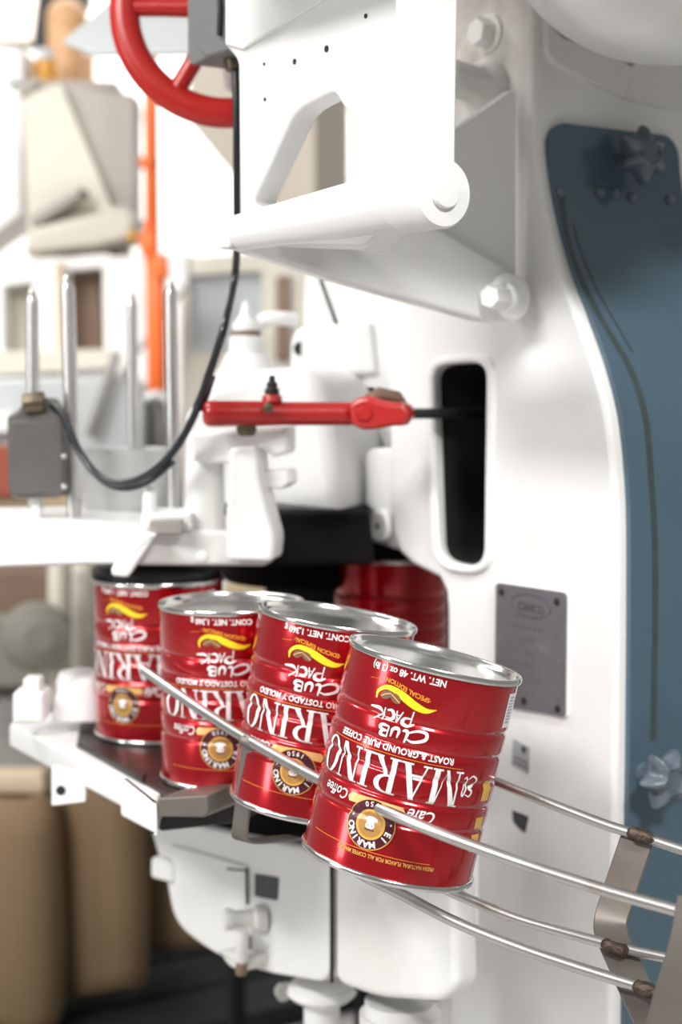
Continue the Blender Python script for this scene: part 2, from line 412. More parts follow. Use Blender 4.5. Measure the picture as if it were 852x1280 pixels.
# text helper -----------------------------------------------------------------
def text_tris(body, size, bold=0., align='CENTER', shear=0., spacing=1.):
    cu = bpy.data.curves.new('t', 'FONT'); cu.body = body; cu.size = size; cu.align_x = align; cu.offset = bold; cu.shear = shear; cu.resolution_u = 3; cu.space_character = spacing
    o = bpy.data.objects.new('t', cu); C.objects.link(o); dg = bpy.context.evaluated_depsgraph_get(); dg.update()
    me = o.evaluated_get(dg).to_mesh(); vs = [Vector((v.co.x, v.co.y)) for v in me.vertices]; fs = [tuple(p.vertices) for p in me.polygons]
    o.evaluated_get(dg).to_mesh_clear(); bpy.data.objects.remove(o); bpy.data.curves.remove(cu)
    return vs, fs
def flat_text(body, size, o, ex, ey, mat_, parent, name, bold=0., sx=1.):
    vs, fs = text_tris(body, size, bold); mb = MB(); V3 = mb.loop([Vector(o)+ex*(v.x*sx)+ey*v.y for v in vs])
    for f in fs:
        try: mb.bm.faces.new([V3[i] for i in f])
        except ValueError: pass
    return mb.build(name, mat_, parent)
nn = PV(662, 757, K-.0070)
flat_text('CANCO', .0135, PV(663, 760, K-.0070)-Z*.0045, U, Z, 'nameplate_ink', plate, 'raised_lettering', .0004, .9)
mb = MB(); mb.tube(catmull([PV(663, 757, K-.0068)+U*.034*math.cos(t)+Z*.0125*math.sin(t) for t in [i*math.pi/12 for i in range(24)]], 1, True)+[PV(663, 757, K-.0068)+U*.034], .0005, 5); mb.build('raised_oval', 'nameplate_ink', plate)
for (px, py, n, h) in ((660, 774, 7, .0046), (660, 787, 8, .0046), (659, 801, 4, .0040), (659, 818, 2, .0042), (659, 834, 3, .0042), (668, 851, 4, .0036), (680, 884, 6, .0026)):
    # worn, unreadable raised characters: short blunt marks
    for k in range(n):
        wk = h*random.uniform(.45, .8); c = PV(px, py, K-.0068)+U*((k-(n-1)/2)*h*1.5)
        mb = MB(); mb.slab([c+U*a+Z*b for a, b in ((-wk/2, 0), (wk/2, random.uniform(0, .0006)), (wk/2*random.uniform(.3, 1), h), (-wk/2*random.uniform(.3, 1), h*random.uniform(.7, 1)))], V*.0006, 0); mb.build('raised_mark', 'nameplate_ink', plate)
# worn stickers
mb = MB(); mb.slab([PV(x, y, K-.0008) for x, y in ((641, 924), (662, 934), (660, 967), (639, 956))], V*.001, 0); st = mb.build('sticker', 'sticker_grey', col)
mb = MB(); mb.lathe([(.004, 0), (.004, .0004)], PV(654.5, 937, K-.0009), -V, 14); mb.build('sticker_dot', 'sticker_dark', st)
for y0 in (945, 951):
    mb = MB(); mb.slab([PV(x, y, K-.0012) for x, y in ((642, y0), (659, y0+8), (659, y0+10), (642, y0+2))], V*.0004, 0); mb.build('sticker_line', 'nameplate_grey', st)
mb = MB(); mb.slab([PV(x, y, K-.0008) for x, y in ((640, 1013), (660, 1021), (656, 1041), (649, 1036), (641, 1027))], V*.001, 0); mb.build('sticker_remnant', 'sticker_dark', col)
# small round boss and lower lug at the column's inner edge
mb = MB(); mb.slab([PV(p.x, p.y, K+.01) for p in fillet([(455, 560), (500, 560), (500, 690), (478, 682), (456, 676)], 14)], V*.05, .006); mb.build('side_flange', 'white_paint', col)
q = PV(481, 657, K+.01); mb = MB(); mb.cyl(q+V*.004, q-V*.012, .021, b=.003); bo = mb.build('round_boss', 'white_paint', col)
mb = MB(); mb.cyl(q-V*.010, q-V*.0125, .004, b=.0003, n=12); mb.build('screw_hole', 'black_iron', bo)
# bolts on the upper column face
def hexb(x, y, k, r, h, parent, m='white_paint_old', ax=None):
    mb = MB(); mb.hexbolt(PV(x, y, k), ax or -V, r, h); return mb.build('hex_bolt', m, parent)
hexb(612, 42, K, .0165, .022, col)
q = PV(612, 112, K); mb = MB(); mb.lathe([(.033, 0), (.033, .012), (.028, .018), (.022, .03), (.022, .06), (.018, .065)], q, -V*.9+Z*.12, 8); mb.build('gland_nut', 'white_paint_old', col)
mb = MB(); mb.cyl(q-V*.055+Z*.006, q-V*.12-Z*.02, .014, n=16); mb.build('gland_stem', 'white_paint_old', col)
# adjusting plate with slots on the side face
uS = S[0].dot(U)
mb = MB(); pl = fillet([(683, -40), (683, 68), (700, 84), (786, 124), (900, 150), (900, -40)], [2, 16, 14, 3, 2, 2])
hl = [fillet([(690, 16), (706, 14), (729, 33), (726, 53), (704, 48), (691, 36)], 9), fillet([(770, 62), (784, 66), (796, 76), (790, 84), (776, 76)], 7)]
mb.slab([PU(p.x, p.y, uS+.010) for p in pl], -U*.010, .002, holes=[[PU(p.x, p.y, uS+.010) for p in h] for h in hl]); ap = mb.build('adjusting_plate', 'white_paint_old', col)
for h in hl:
    mb = MB(); lp = [PU(p.x, p.y, uS+.0015) for p in h]; mb.cap([mb.loop(lp)]); mb.build('slot_recess', 'shadow_hole', ap)  # black sheet stands in for the shade inside the slot
for x, y in ((712, 42), (762, 64)):
    mb = MB(); mb.hexbolt(PU(x, y, uS+.003), U, .0085, .016); mb.build('hex_bolt', 'white_paint_old', ap)
# white edge strip on the far side of the cover
mb = MB(); mb.slab([PU(x, y, uS-.02) for x, y in ((850, 150), (905, 150), (905, 420), (858, 420), (850, 300))], -U*.05, .004); mb.build('far_edge_rib', 'white_paint', col)
# drum housing above
mb = MB(); q = PY(856, -176, 1.52); ax = Vector((-.12, -.95, -.22))
mb.lathe([(.001, .17), (.06, .168), (.11, .155), (.142, .125), (.165, .08), (.177, .03), (.184, -.02), (.190, -.16), (.18, -.17), (.001, -.17)], q, ax, 64); dh = mb.build('drum_housing', 'white_paint', col)
# unseen machine head above the frame, beams added to shade the parts below
mb = MB(); mb.box(M(-1.03, 1.12, .57), U*.10, V*.38, Z*.185, .02); mb.build('head_shade_beam', 'white_paint', col)
mb = MB(); mb.box(M(-1.18, .83, .575), U*.20, V*.10, Z*.188, .01); mb.build('front_shade_beam', 'white_paint', col)  # added out of view to shade the bracket plate
mb = MB(); mb.box(M(-1.30, 1.20, .64), U*.22, V*.30, Z*.115, .02); mb.build('column_head', 'white_paint', col)

# ------------------------------------------------------------------ lever bracket
br = thing('lever_bracket', 'white cast lever bracket with triangular cutout, cross shaft and hanging link rod', 'bracket', PV(470, 300, .86))
KB = .865
op = fillet([(281, -140), (281, 58), (297, 76), (299, 292), (330, 308), (455, 312), (506, 262), (506, -140)], [1, 6, 10, 8, 20, 10, 6, 1])
hp = fillet([(314, 254), (368, 138), (416, 114), (464, 190), (462, 222), (392, 246), (330, 262)], [8, 18, 8, 8, 10, 8, 8])
mb = MB(); mb.slab([PV(p.x, p.y, KB) for p in op], V*.03, .0045, holes=[[PV(p.x, p.y, KB) for p in hp]], seg=3); mb.build('side_plate', 'white_paint', br)
mb = MB(); mb.slab([PV(x, y, KB-.004) for x, y in ((281, -140), (281, 56), (302, 62), (420, -10), (480, -60), (480, -140))], V*.006, .002); mb.build('raised_web', 'white_paint', br)
for x, y, r in ((368, 77, .0028), (408, 61, .0032), (331, 124, .002), (457, 20, .0022), (330, 80, .0018)):
    mb = MB(); q = PV(x, y, KB-.0004); mb.lathe([(r, 0), (r, .0006)], q, -V, 12); mb.build('tapped_hole', 'black_iron', br)
KS = .825
L0 = PV(298, 291, KS); L1 = M(-1.055, KS, 0); 
boss_c = PV(543, 242, KS); 
mb = MB(); mb.tube([L0, L0.lerp(boss_c, .25), L0.lerp(boss_c, .55), boss_c-U*.03], [.0175, .020, .0235, .026], 28); mb.build('cross_shaft', 'white_paint', br)
mb = MB(); mb.box(L0, U*.010, V*.018, Z*.0165, .005); mb.build('shaft_end_block', 'white_paint', br)
mb = MB(); mb.lathe([(.018, -.055), (.0285, -.052), (.0295, -.046), (.0295, -.004), (.0275, 0), (.010, 0.0008)], boss_c+U*.012, U, 40); mb.build('link_boss', 'white_paint', br)
mb = MB(); mb.lathe([(.0135, 0), (.0135, .004), (.0125, .0052), (.004, .0056)], boss_c+U*.012, U, 30); mb.build('pin_cap', 'white_paint', br)
# link rod going up from the boss
mb = MB(); lr = []
zt2 = .36
for zz, hu, hv in ((0, .017, .020), (.04, .0165, .0205), (.12, .0155, .022), (zt2, .0150, .027)):
    c = boss_c-U*.012+Z*zz; ch = .004
    lr.append(mb.loop([c+U*a+V*b for a, b in ((-hu, -hv+ch), (-hu+ch, -hv), (hu-ch, -hv), (hu, -hv+ch), (hu, hv-ch), (hu-ch, hv), (-hu+ch, hv), (-hu, hv-ch))]))
for i in range(len(lr)-1): mb.bridge(lr[i], lr[i+1])
mb.cap([lr[0]]); mb.cap([lr[-1]]); mb.build('link_rod', 'white_paint', br)
# lower arm running back to the column
UA = -1.355
ap_ = fillet([(296, 276), (330, 262), (440, 246), (520, 268), (585, 305), (640, 338), (658, 370), (646, 402), (610, 403), (520, 378), (420, 350), (335, 322), (296, 308)], [6, 10, 14, 14, 10, 16, 22, 16, 14, 10, 10, 10, 6])
mb = MB(); mb.slab([PU(p.x, p.y, UA) for p in ap_], -U*.026, .006, seg=4); mb.build('lower_arm', 'white_paint', br)
gp = fillet([(540, 182), (574, 160), (641, 112), (645, 118), (646, 360), (545, 330)], [2, 6, 3, 3, 4, 4])
mb = MB(); mb.slab([PU(p.x, p.y, UA-.012) for p in gp], -U*.018, .003); mb.build('gusset_plate', 'white_paint', br)
q = PU(633, 372, UA); mb = MB(); mb.cyl(q-U*.03, q+U*.012, .0265, b=.005, n=36); mb.build('pivot_lug', 'white_paint', br)
q2 = PU(622, 372, UA+.004); mb = MB(); mb.hexbolt(q2+V*.01, -V*.9+U*.35, .0135, .036); mb.build('hex_bolt', 'white_paint', br)

# ------------------------------------------------------------------ handwheel, grey box, cable
hw = thing('handwheel', 'red spoked handwheel beside the grey box', 'handwheel', PY(283, 15, 1.95))
DW = 1.95; wc = PY(283, 15, DW); s = DW/FPX; wa = Vector((.04, -1, .10)).normalized()
ea = Vector((1, 0, 0)); ea = (ea-wa*ea.dot(wa)).normalized(); eb = wa.cross(ea); eb = eb if eb.z > 0 else -eb
mb = MB(); Rm = 124*s; rm = 18.5*s
mb.lathe([(Rm+rm*math.cos(t), rm*.85*math.sin(t)) for t in [2*math.pi*i/18 for i in range(18)]], wc, wa, 72, closed=True); mb.build('rim', 'wheel_red', hw)
for k in range(6):
    t = math.radians(238+60*k); d = ea*math.cos(t)+eb*math.sin(t)
    mb = MB(); mb.tube([wc+d*.02+wa*.012, wc+d*Rm*.6+wa*.006, wc+d*Rm], [12.5*s, 11*s, 11*s], 14); mb.build('spoke', 'wheel_red', hw)
mb = MB(); mb.lathe([(.024, -.02), (.027, -.015), (.027, .028), (.022, .032), (.004, .033)], wc, wa, 30); mb.build('hub', 'wheel_red', hw)
mb = MB(); mb.cyl(wc-wa*.3, wc-wa*.01, .014); mb.build('wheel_shaft', 'rod_steel', hw)

gb = thing('grey_control_box', 'grey painted metal control box in front of the red handwheel', 'control box', PV(268, 40, .93))
mb = MB(); mb.slab([PV(p.x, p.y, .90) for p in fillet([(246, -120), (246, 62), (258, 72), (298, 58), (300, -120)], 3)], V*.06, .003); mb.build('box_body', 'grey_box', gb)
mb = MB(); mb.slab([PV(p.x, p.y, .915) for p in fillet([(234, -120), (234, 74), (240, 82), (262, 70), (262, -120)], 3)], V*.055, .002); mb.build('side_panel', 'grey_box', gb)
mb = MB(); mb.tube([PV(274, -60, .898), PV(273, -20, .896), PV(275, 10, .896), PV(274, 45, .897)], .003, 8); mb.build('rubber_seam', 'black_rubber', gb)
mb = MB(); mb.cyl(PV(292, 64, .93), PV(294, 88, .93), .013, .011); mb.build('cable_gland', 'brass', gb)
cab = [PV(294, 84, .93), PV(296, 150, .93), PV(296, 230, .94), PV(296, 300, .95), PV(293, 350, .965), PY(281, 405, 1.78), PY(262, 465, 1.80), PY(240, 525, 1.82), PY(212, 570, 1.84), PY(180, 596, 1.86), PY(148, 604, 1.88), PY(120, 592, 1.90), PY(97, 560, 1.92), PY(80, 522, 1.95), PY(62, 503, 1.97), PY(48, 503, 1.98)]
mb = MB(); mb.tube(catmull(cab, 8), .0046, 12); cable = mb.build('power_cable', 'black_rubber')
tag(cable, 'black rubber power cable hanging in a loop in front of the lid stack', 'cable')
mb = MB(); mb.tube(catmull([p+Vector((.004, .003, -.007)) for p in cab[8:15]], 8), .0032, 10); mb.build('second_conductor', 'black_rubber', cable)
mb = MB(); mb.tube(catmull([PY(x+1, y, 1.815) for x, y in ((262, 468), (255, 490), (246, 512))], 6), .0068, 12); mb.build('cable_wrap', 'black_rubber', cable)

jb = thing('junction_box', 'dark grey cast junction box on the infeed deck', 'junction box', PY(45, 640, 1.98))
mb = MB(); mb.slab([PY(p.x, p.y, 1.97) for p in fillet([(8, 520), (24, 512), (30, 498), (60, 498), (68, 514), (83, 522), (83, 612), (76, 622), (16, 624), (9, 612)], 6)], (.006, .055, 0), .004); mb.build('box_body', 'junction_grey', jb)
mb = MB(); mb.slab([PY(p.x, p.y, 1.962) for p in fillet([(12, 526), (78, 526), (78, 610), (72, 617), (20, 618), (13, 610)], 6)], (0, .01, 0), .002); lid = mb.build('cover_plate', 'junction_grey', jb)
for x, y in ((80, 570), (80, 608)):
    mb = MB(); mb.ball(PY(x, y, 1.962), .004, (0, 1, 0), 10); mb.build('screw', 'rod_steel', lid)
mb = MB(); mb.cyl(PY(30, 505, 1.965), PY(56, 502, 1.965), .013); mb.build('cable_gland', 'brass', jb)
mb = MB(); mb.cyl(PY(46, 660, 1.99), PY(46, 615, 1.99), .008); mb.build('stem', 'white_paint_old', jb)
mb = MB(); mb.lathe([(.022, 0), (.02, .006), (.008, .012)], PY(44, 660, 1.99), Z, 20); mb.build('foot', 'white_paint', jb)

# ------------------------------------------------------------------ infeed deck with lid magazine
deck = thing('infeed_deck', 'white cast infeed deck above the cans carrying the steel lid rods', 'machine deck', PY(170, 710, 1.95))
def block(px0, px1, py0, py1, d, dep, name, parent, m='white_paint', b=.004, r=4, rotv=None):
    mb = MB(); mb.slab([PY(p.x, p.y, d) for p in fillet([(px0, py0), (px1, py0), (px1, py1), (px0, py1)], r)], rotv or (0, dep, 0), b); return mb.build(name, m, parent)
mb = MB(); mb.slab([PY(p.x, p.y, 1.84) for p in fillet([(-80, 662), (150, 660), (180, 664), (330, 668), (346, 674), (345, 706), (332, 713), (175, 710), (150, 708), (-80, 712)], [2, 6, 10, 6, 4, 4, 4, 8, 8, 2])], (-.03, .30, 0), .005); mb.build('deck_plate', 'white_paint', deck)
mb = MB(); mb.slab([PY(p.x, p.y, 1.832) for p in fillet([(138, 712), (168, 664), (196, 668), (160, 722), (140, 720)], 4)], (0, .03, 0), .003); mb.build('deck_tab', 'white_paint', deck)
mb = MB(); mb.slab([PY(x, y, 1.8385) for x, y in ((328, 689), (338, 688), (338, 691), (328, 692))], (0, .003, 0), 0); mb.build('end_slot', 'black_iron', deck)
mb = MB(); mb.lathe([(.0075, 0), (.006, .003), (.001, .004)], PY(253, 696, 1.8398), (0, -1, 0), 14); mb.build('bolt_head', 'white_paint_old', deck)
block(176, 240, 641, 664, 1.86, .08, 'foot_block', deck); block(186, 228, 650, 668, 1.845, .03, 'recess', deck, 'machine_grey', .002)
mb = MB(); mb.cyl(PY(187, 660, 1.88), PY(187, 606, 1.88), .010, .007); mb.build('peg', 'white_paint', deck)
# post and arm castings on the deck
mb = MB(); mb.tube([PY(256, 672, 1.90), PY(256, 640, 1.90), PY(256, 600, 1.90), PY(258, 540, 1.90)], [.026, .024, .023, .022], 24); mb.build('post', 'white_paint', deck)
mb = MB(); mb.slab([PY(p.x, p.y, 1.86) for p in fillet([(236, 540), (362, 532), (362, 566), (344, 572), (330, 560), (300, 566), (296, 580), (240, 578)], 7)], (.01, .06, 0), .006); mb.build('arm', 'white_paint', deck)
mb = MB(); mb.slab([PY(p.x, p.y, 1.845) for p in fillet([(286, 560), (322, 556), (326, 600), (336, 640), (345, 672), (342, 702), (282, 702), (282, 640)], 8)], (.01, .06, 0), .006); mb.build('leg_casting', 'white_paint', deck)
mb = MB(); mb.slab([PY(p.x, p.y, 1.87) for p in fillet([(322, 590), (362, 586), (364, 604), (352, 612), (324, 610)], 5)], (.01, .04, 0), .004); mb.build('stop_lug', 'white_paint', deck)
for (xt, yt, xb, yb, d, r) in ((40, 360, 43, 640, 2.10, .0085), (84, 343, 93, 655, 1.99, .0092), (164, 366, 168, 650, 2.16, .0075), (213, 350, 218, 652, 1.99, .0082)):
    a = PY(xb, yb, d); b = PY(xt, yt, d); dr = (b-a).normalized(); L = (b-a).length
    mb = MB(); mb.lathe([(r, 0), (r, L-.018), (r*.92, L-.014), (r*.35, L-.002), (.0005, L)], a, dr, 20); mb.build('guide_rod', 'rod_steel', deck)
# black seaming ring under the deck, over the first can
mb = MB(); c = PY(195, 712, 1.95); mb.lathe([(.074, -.006), (.079, -.004), (.079, .006), (.07, .010), (.02, .012)], c-Z*.004, Z, 48); mb.build('seaming_ring', 'black_rubber', deck)
# lid magazine cup
lc = thing('lid_stack', 'shiny metal lid magazine drum standing on the white infeed deck', 'lid magazine', PY(157, 650, 2.15))
c = PY(157, 662, 2.12); Ld = 1.0
top = PY(157, 560, 2.12); h = (top-c).length
mb = MB(); mb.lathe([(.0565, 0), (.0565, h-.004), (.058, h-.002), (.058, h), (.054, h), (.052, h-.01), (.001, h-.012)], c, Z, 48); mb.build('drum', 'can_metal', lc)
mb = MB(); mb.lathe([(.059, 0), (.060, .004), (.057, .008)], c, Z, 48); mb.build('base_ring', 'machine_grey', lc)

# ------------------------------------------------------------------ red link rod
rl = thing('red_link', 'chipped red tubular link with grease nipple reaching into the column slot', 'linkage', PY(380, 517, 1.84))
a = PY(256, 517, 1.80); b = PY(450, 517, 1.855); c = PY(512, 517, 1.88); d_ = PV(606, 517, K+.06)
ax = (b-a).normalized(); L = (b-a).length
mb = MB(); mb.lathe([(.012, 0), (.0142, .003), (.0148, .01), (.0145, L*.35), (.0135, L*.5), (.0135, L)], a, ax, 28); mb.build('tube', 'red_paint', rl)
mb = MB(); mb.slab([PY(p.x, p.y, 1.825) for p in fillet([(434, 505), (446, 497), (462, 494), (474, 500), (492, 503), (508, 503), (516, 517), (508, 532), (492, 532), (474, 536), (452, 537), (438, 531)], 5)], (.008, .032, 0), .006); mb.build('clevis', 'red_paint', rl)
q = PY(498, 517, 1.823); mb = MB(); mb.cyl(q, q+Vector((.01, .045, 0)), .0115, b=.003, n=20); mb.build('clevis_pin', 'red_paint', rl)
q = PY(457, 517, 1.82); mb = MB(); mb.hexbolt(q+Vector((0, .008, 0)), (-.1, -1, 0), .009, .012); mb.build('set_bolt', 'red_paint', rl)
mb = MB(); mb.tube([PY(458, 499, 1.85), PY(474, 492, 1.85), PY(496, 497, 1.86), PY(506, 506, 1.87)], [.006, .008, .008, .004], 10); mb.build('latch_spring', 'machine_brown', rl)
mb = MB(); mb.slab([PY(x, y, 1.85) for x, y in ((459, 484), (467, 484), (480, 500), (466, 502))], (0, .012, 0), .001); mb.build('latch_tip', 'black_iron', rl)
mb = MB(); mb.cyl(c, d_, .0062, n=14); mb.build('push_rod', 'black_iron', rl)
q = PY(340, 503, 1.822); mb = MB(); mb.lathe([(.0115, 0), (.0115, .006), (.009, .009)], q, Z, 20); mb.build('nipple_collar', 'red_paint', rl)
mb = MB(); mb.lathe([(.0075, .008), (.0085, .010), (.0085, .015), (.006, .017), (.0065, .022), (.004, .024), (.0035, .030), (.001, .031)], q, Z, 12); mb.build('grease_nipple', 'black_iron', rl)
mb = MB(); mb.lathe([(.011, 0), (.012, -.006), (.009, -.012), (.004, -.013)], PY(308, 531, 1.82), Z, 12); mb.build('pivot_nut', 'brass', rl)
mb = MB(); mb.lathe([(.006, 0), (.006, .002), (.002, .003)], PY(335, 510, 1.80), (0, -1, 0), 10); mb.build('oil_plug', 'brass', rl)

# ------------------------------------------------------------------ seaming turret housing behind
th = thing('turret_housing', 'white domed seaming turret housing behind the red link', 'machine housing', PY(420, 640, 2.15))
mb = MB(); mb.slab([PY(p.x, p.y, 2.10) for p in fillet([(225, 520), (262, 480), (330, 462), (400, 458), (428, 475), (448, 540), (458, 600), (458, 636), (330, 641), (225, 640)], [10, 14, 14, 20, 20, 20, 20, 5, 4, 4])], (.09, .22, 0), .02, seg=4); mb.build('dome', 'white_paint', th)
mb = MB(); mb.slab([PY(p.x, p.y, 2.22) for p in fillet([(372, 410), (378, 300), (540, 300), (540, 640), (372, 600)], 8)], (.12, .25, 0), .02); mb.build('upper_body', 'white_paint', th)
mb = MB(); mb.slab([PY(p.x, p.y, 2.19) for p in fillet([(362, 470), (362, 425), (372, 410), (470, 402), (478, 470)], [4, 16, 16, 8, 4])], (.01, .04, 0), .006); lug = mb.build('lifting_lug', 'white_paint', th)
mb = MB(); q = PY(375, 436, 2.188); mb.lathe([(.0095, 0), (.0095, .001)], q, (0, -1, 0), 20); mb.build('eye_hole', 'black_iron', lug)
mb = MB(); q = PY(308, 470, 2.2); mb.lathe([(.045, -.04), (.045, .0), (.036, .012), (.028, .03), (.024, .032), (.024, .052), (.019, .055), (.019, .07), (.012, .078), (.008, .085), (.005, .1), (.001, .102)], q, Z, 24); mb.build('vent_valve', 'white_paint', th)
mb = MB(); mb.lathe([(.0195, .054), (.0198, .056), (.0198, .06), (.0195, .062)], q, Z, 24); mb.build('valve_band', 'machine_brown', th)
mb = MB(); mb.tube(catmull([PY(318, 440, 2.21), PY(318, 415, 2.21), PY(330, 400, 2.21), PY(350, 398, 2.21), PY(368, 400, 2.22)], 6), .010, 14); mb.build('curved_pipe', 'white_paint', th)
# turret underneath, the cavity's shade put into its near-black colour
mb = MB(); mb.lathe([(.13, 0), (.14, .01), (.14, .085), (.12, .09), (.03, .092)], PY(395, 722, 2.26), Z, 48); mb.build('chuck_turret', 'cavity_shade_black', th)
mb = MB(); mb.slab([PY(x, y, 2.42) for x, y in ((330, 600), (640, 600), (640, 1000), (330, 1000))], (.06, .14, 0), .004); mb.build('dark_backplate', 'cavity_shade_black', th)  # backplate added to keep the cavity dark
mb = MB(); mb.slab([PY(x, y, 1.99) for x, y in ((300, 642), (462, 638), (468, 706), (345, 710), (300, 706))], (0, .3, 0), .008); mb.build('chuck_skirt', 'cavity_shade_black', th)  # extended forward and down to shade the red can

# ------------------------------------------------------------------ can table, gear housing
ZT = -.4385
tb = thing('can_table', 'white edged discharge table with dark steel wear plates under the cans', 'table', PZ(200, 960, -.6))
wp = [PZ(96, 930, ZT), PZ(208, 992, ZT), PZ(305, 984, ZT), PZ(330, 960, ZT), Vector((.02, 1.78, ZT+CZ)), Vector((.10, 2.10, ZT+CZ)), Vector((.12, 2.32, ZT+CZ)), Vector((-.30, 2.25, ZT+CZ)), Vector((-.33, 2.0, ZT+CZ))]
mb = MB(); mb.slab(wp, -Z*.012, .001); mb.build('wear_plate', 'plate_dark', tb)
mb = MB(); mb.slab([PZ(x, y, ZT+.004) for x, y in ((100, 928), (118, 932), (182, 966), (178, 973))], -Z*.006, .001); mb.build('guide_strip', 'plate_dark', tb)
mb = MB(); mb.slab([PZ(x, y, ZT-.004) for x, y in ((12, 905), (30, 882), (120, 900), (125, 938), (205, 984), (198, 1000))], -Z*.030, .005); mb.build('edge_rail', 'white_paint', tb)
mb = MB(); mb.slab([PZ(p.x, p.y, ZT-.002) for p in fillet([(155, 972), (200, 992), (196, 1004), (150, 982)], 2)], -Z*.034, .004); mb.build('end_block', 'white_paint', tb)
mb = MB(); mb.slab([PY(p.x, p.y, 1.605) for p in fillet([(196, 998), (286, 984), (288, 1004), (280, 1012), (200, 1021)], 3)], (.03, .05, 0), .002); mb.build('end_channel', 'steel_strap', tb)
mb = MB(); mb.slab([PZ(p.x, p.y, ZT-.016) for p in [Vector((60, 905, 0)), Vector((200, 1000, 0)), Vector((300, 990, 0)), Vector((420, 930, 0)), Vector((420, 880, 0)), Vector((100, 880, 0))]], -Z*.035, .004); mb.build('table_casting', 'black_iron', tb)  # coloured black for the shaded gap under the end channel
mb = MB(); mb.slab([PY(p.x, p.y, 1.79) for p in fillet([(64, 958), (108, 968), (107, 1003), (64, 1008)], 3)], (0, .012, 0), .002); lg = mb.build('lug', 'white_paint', tb)
mb = MB(); q = PY(76, 988, 1.7895); mb.lathe([(.0055, 0), (.0055, .0006)], q, (0, -1, 0), 16); mb.build('lug_hole', 'black_iron', lg)
block(15, 55, 866, 905, 1.90, .05, 'corner_post', tb, r=6, b=.006); block(28, 50, 848, 872, 1.91, .03, 'post_cap', tb, r=5, b=.004)
mb = MB(); q = PZ(92, 905, ZT-.01); mb.lathe([(.028, 0), (.03, .01), (.032, .045), (.028, .056), (.012, .06)], q+Vector((0, .06, 0)), Z, 30); mb.build('round_pedestal', 'white_paint', tb)
mb = MB(); mb.slab([PY(p.x, p.y, 1.93) for p in fillet([(64, 905), (66, 872), (80, 856), (120, 848), (124, 905)], 10)], (0, .05, 0), .005); mb.build('pedestal_web', 'white_paint', tb)

gh = thing('gear_housing', 'white cast gear housing with drain cock below the discharge table', 'housing', M(-1.55, 1.1, -CZ+.3))
KG = .985
def pg(lst, k, r): return [PV(p.x, p.y, k) for p in fillet(lst, r)]
mb = MB(); mb.slab(pg([(183, 1018), (412, 1066), (412, 1216), (402, 1228), (330, 1216), (262, 1190), (218, 1155), (205, 1085)], KG, [4, 6, 12, 12, 20, 30, 24, 20]), V*.26, .004, seg=3); mb.build('housing_body', 'white_paint', gh)
mb = MB(); mb.slab(pg([(212, 1056), (306, 1083), (306, 1208), (262, 1188), (222, 1152)], KG-.004, [4, 4, 6, 24, 16]), V*.006, .001); mb.build('cover_panel', 'white_paint', gh)
mb = MB(); mb.slab(pg([(318, 1092), (348, 1097), (346, 1126), (318, 1120)], KG-.0012, 2), V*.0012, 0); mb.build('black_sticker', 'sticker_dark', gh)
ck = PV(318, 1150, KG)
mb = MB(); mb.lathe([(.016, 0), (.016, .012), (.011, .016), (.011, .038), (.014, .042), (.014, .05), (.005, .052)], PV(332, 1146, KG), -V*.9-U*.35, 8); cock = mb.build('drain_cock', 'white_paint_old', gh)
mb = MB(); mb.tube([PV(302, 1162, KG-.035), PV(302, 1190, KG-.035), PV(302, 1212, KG-.033)], [.009, .0085, .005], 12); mb.build('spout', 'white_paint_old', cock)
mb = MB(); mb.cyl(PV(302, 1204, KG-.036), PV(301, 1218, KG-.036), .007, n=10); mb.build('spout_tip', 'machine_brown', cock)
mb = MB(); mb.slab(pg([(270, 1186), (310, 1196), (308, 1216), (286, 1210)], KG-.028, 8), V*.03, .004); mb.build('drip_lip', 'white_paint_old', gh)
for pts in ([(308, 1086), (309, 1130)], [(284, 1086), (308, 1088)], [(286, 1196), (312, 1206)], [(312, 1170), (312, 1206)]):
    mb = MB(); mb.tube([PV(x, y, KG-.0035) for x, y in pts], .0016, 6); mb.build('seam_gap', 'black_iron', gh)
mb = MB(); mb.slab(pg([(196, 1070), (188, 1072), (188, 1098), (214, 1104), (214, 1080)], KG-.01, 6), V*.03, .004); mb.build('side_lug', 'white_paint', gh)
mb = MB(); mb.slab(pg([(186, 1030), (206, 1032), (214, 1090), (200, 1078)], KG+.01, 5), V*.03, .004); mb.build('side_rib', 'white_paint_old', gh)
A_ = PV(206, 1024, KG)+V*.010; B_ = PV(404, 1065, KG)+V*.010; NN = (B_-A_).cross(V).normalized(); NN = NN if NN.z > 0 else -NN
mb = MB(); mb.slab([p+NN*.0005 for p in (A_, B_, B_+V*.22, A_+V*.22)], NN*.002, 0); mb.build('opening_shade_slab', 'cavity_shade_black', gh)  # black slab puts the open top's inner shade into colour

pb = thing('pump_box', 'white rounded pump box below the sloping can chute', 'housing', M(-1.3, 1.1, -CZ+.3))
KP = .985
mb = MB(); mb.slab(pg([(417, 1050), (566, 1080), (570, 1235), (550, 1254), (470, 1248), (417, 1230)], KP, [18, 22, 26, 30, 20, 18]), V*.032, .009, seg=4); mb.build('box_body', 'white_paint', pb)
mb = MB(); mb.slab(pg([(425, 1075), (452, 1080), (452, 1215), (425, 1210)], KP+.03, 3), V*.15, .003); mb.build('pump_mounting', 'black_iron', pb)
mb = MB(); mb.slab(pg([(440, 1064), (562, 1088), (566, 1236), (548, 1254), (440, 1238)], KP+.0325, [3, 10, 16, 16, 4]), V*.020, .003); mb.build('gap_shade_strip', 'black_iron', pb)  # black strip painted in for the deep recess's shade
mb = MB(); mb.tube([PV(414.5, 1068, KP+.002), PV(414.5, 1228, KP+.002)], .0022, 8); mb.build('seam_gap', 'black_iron', pb)
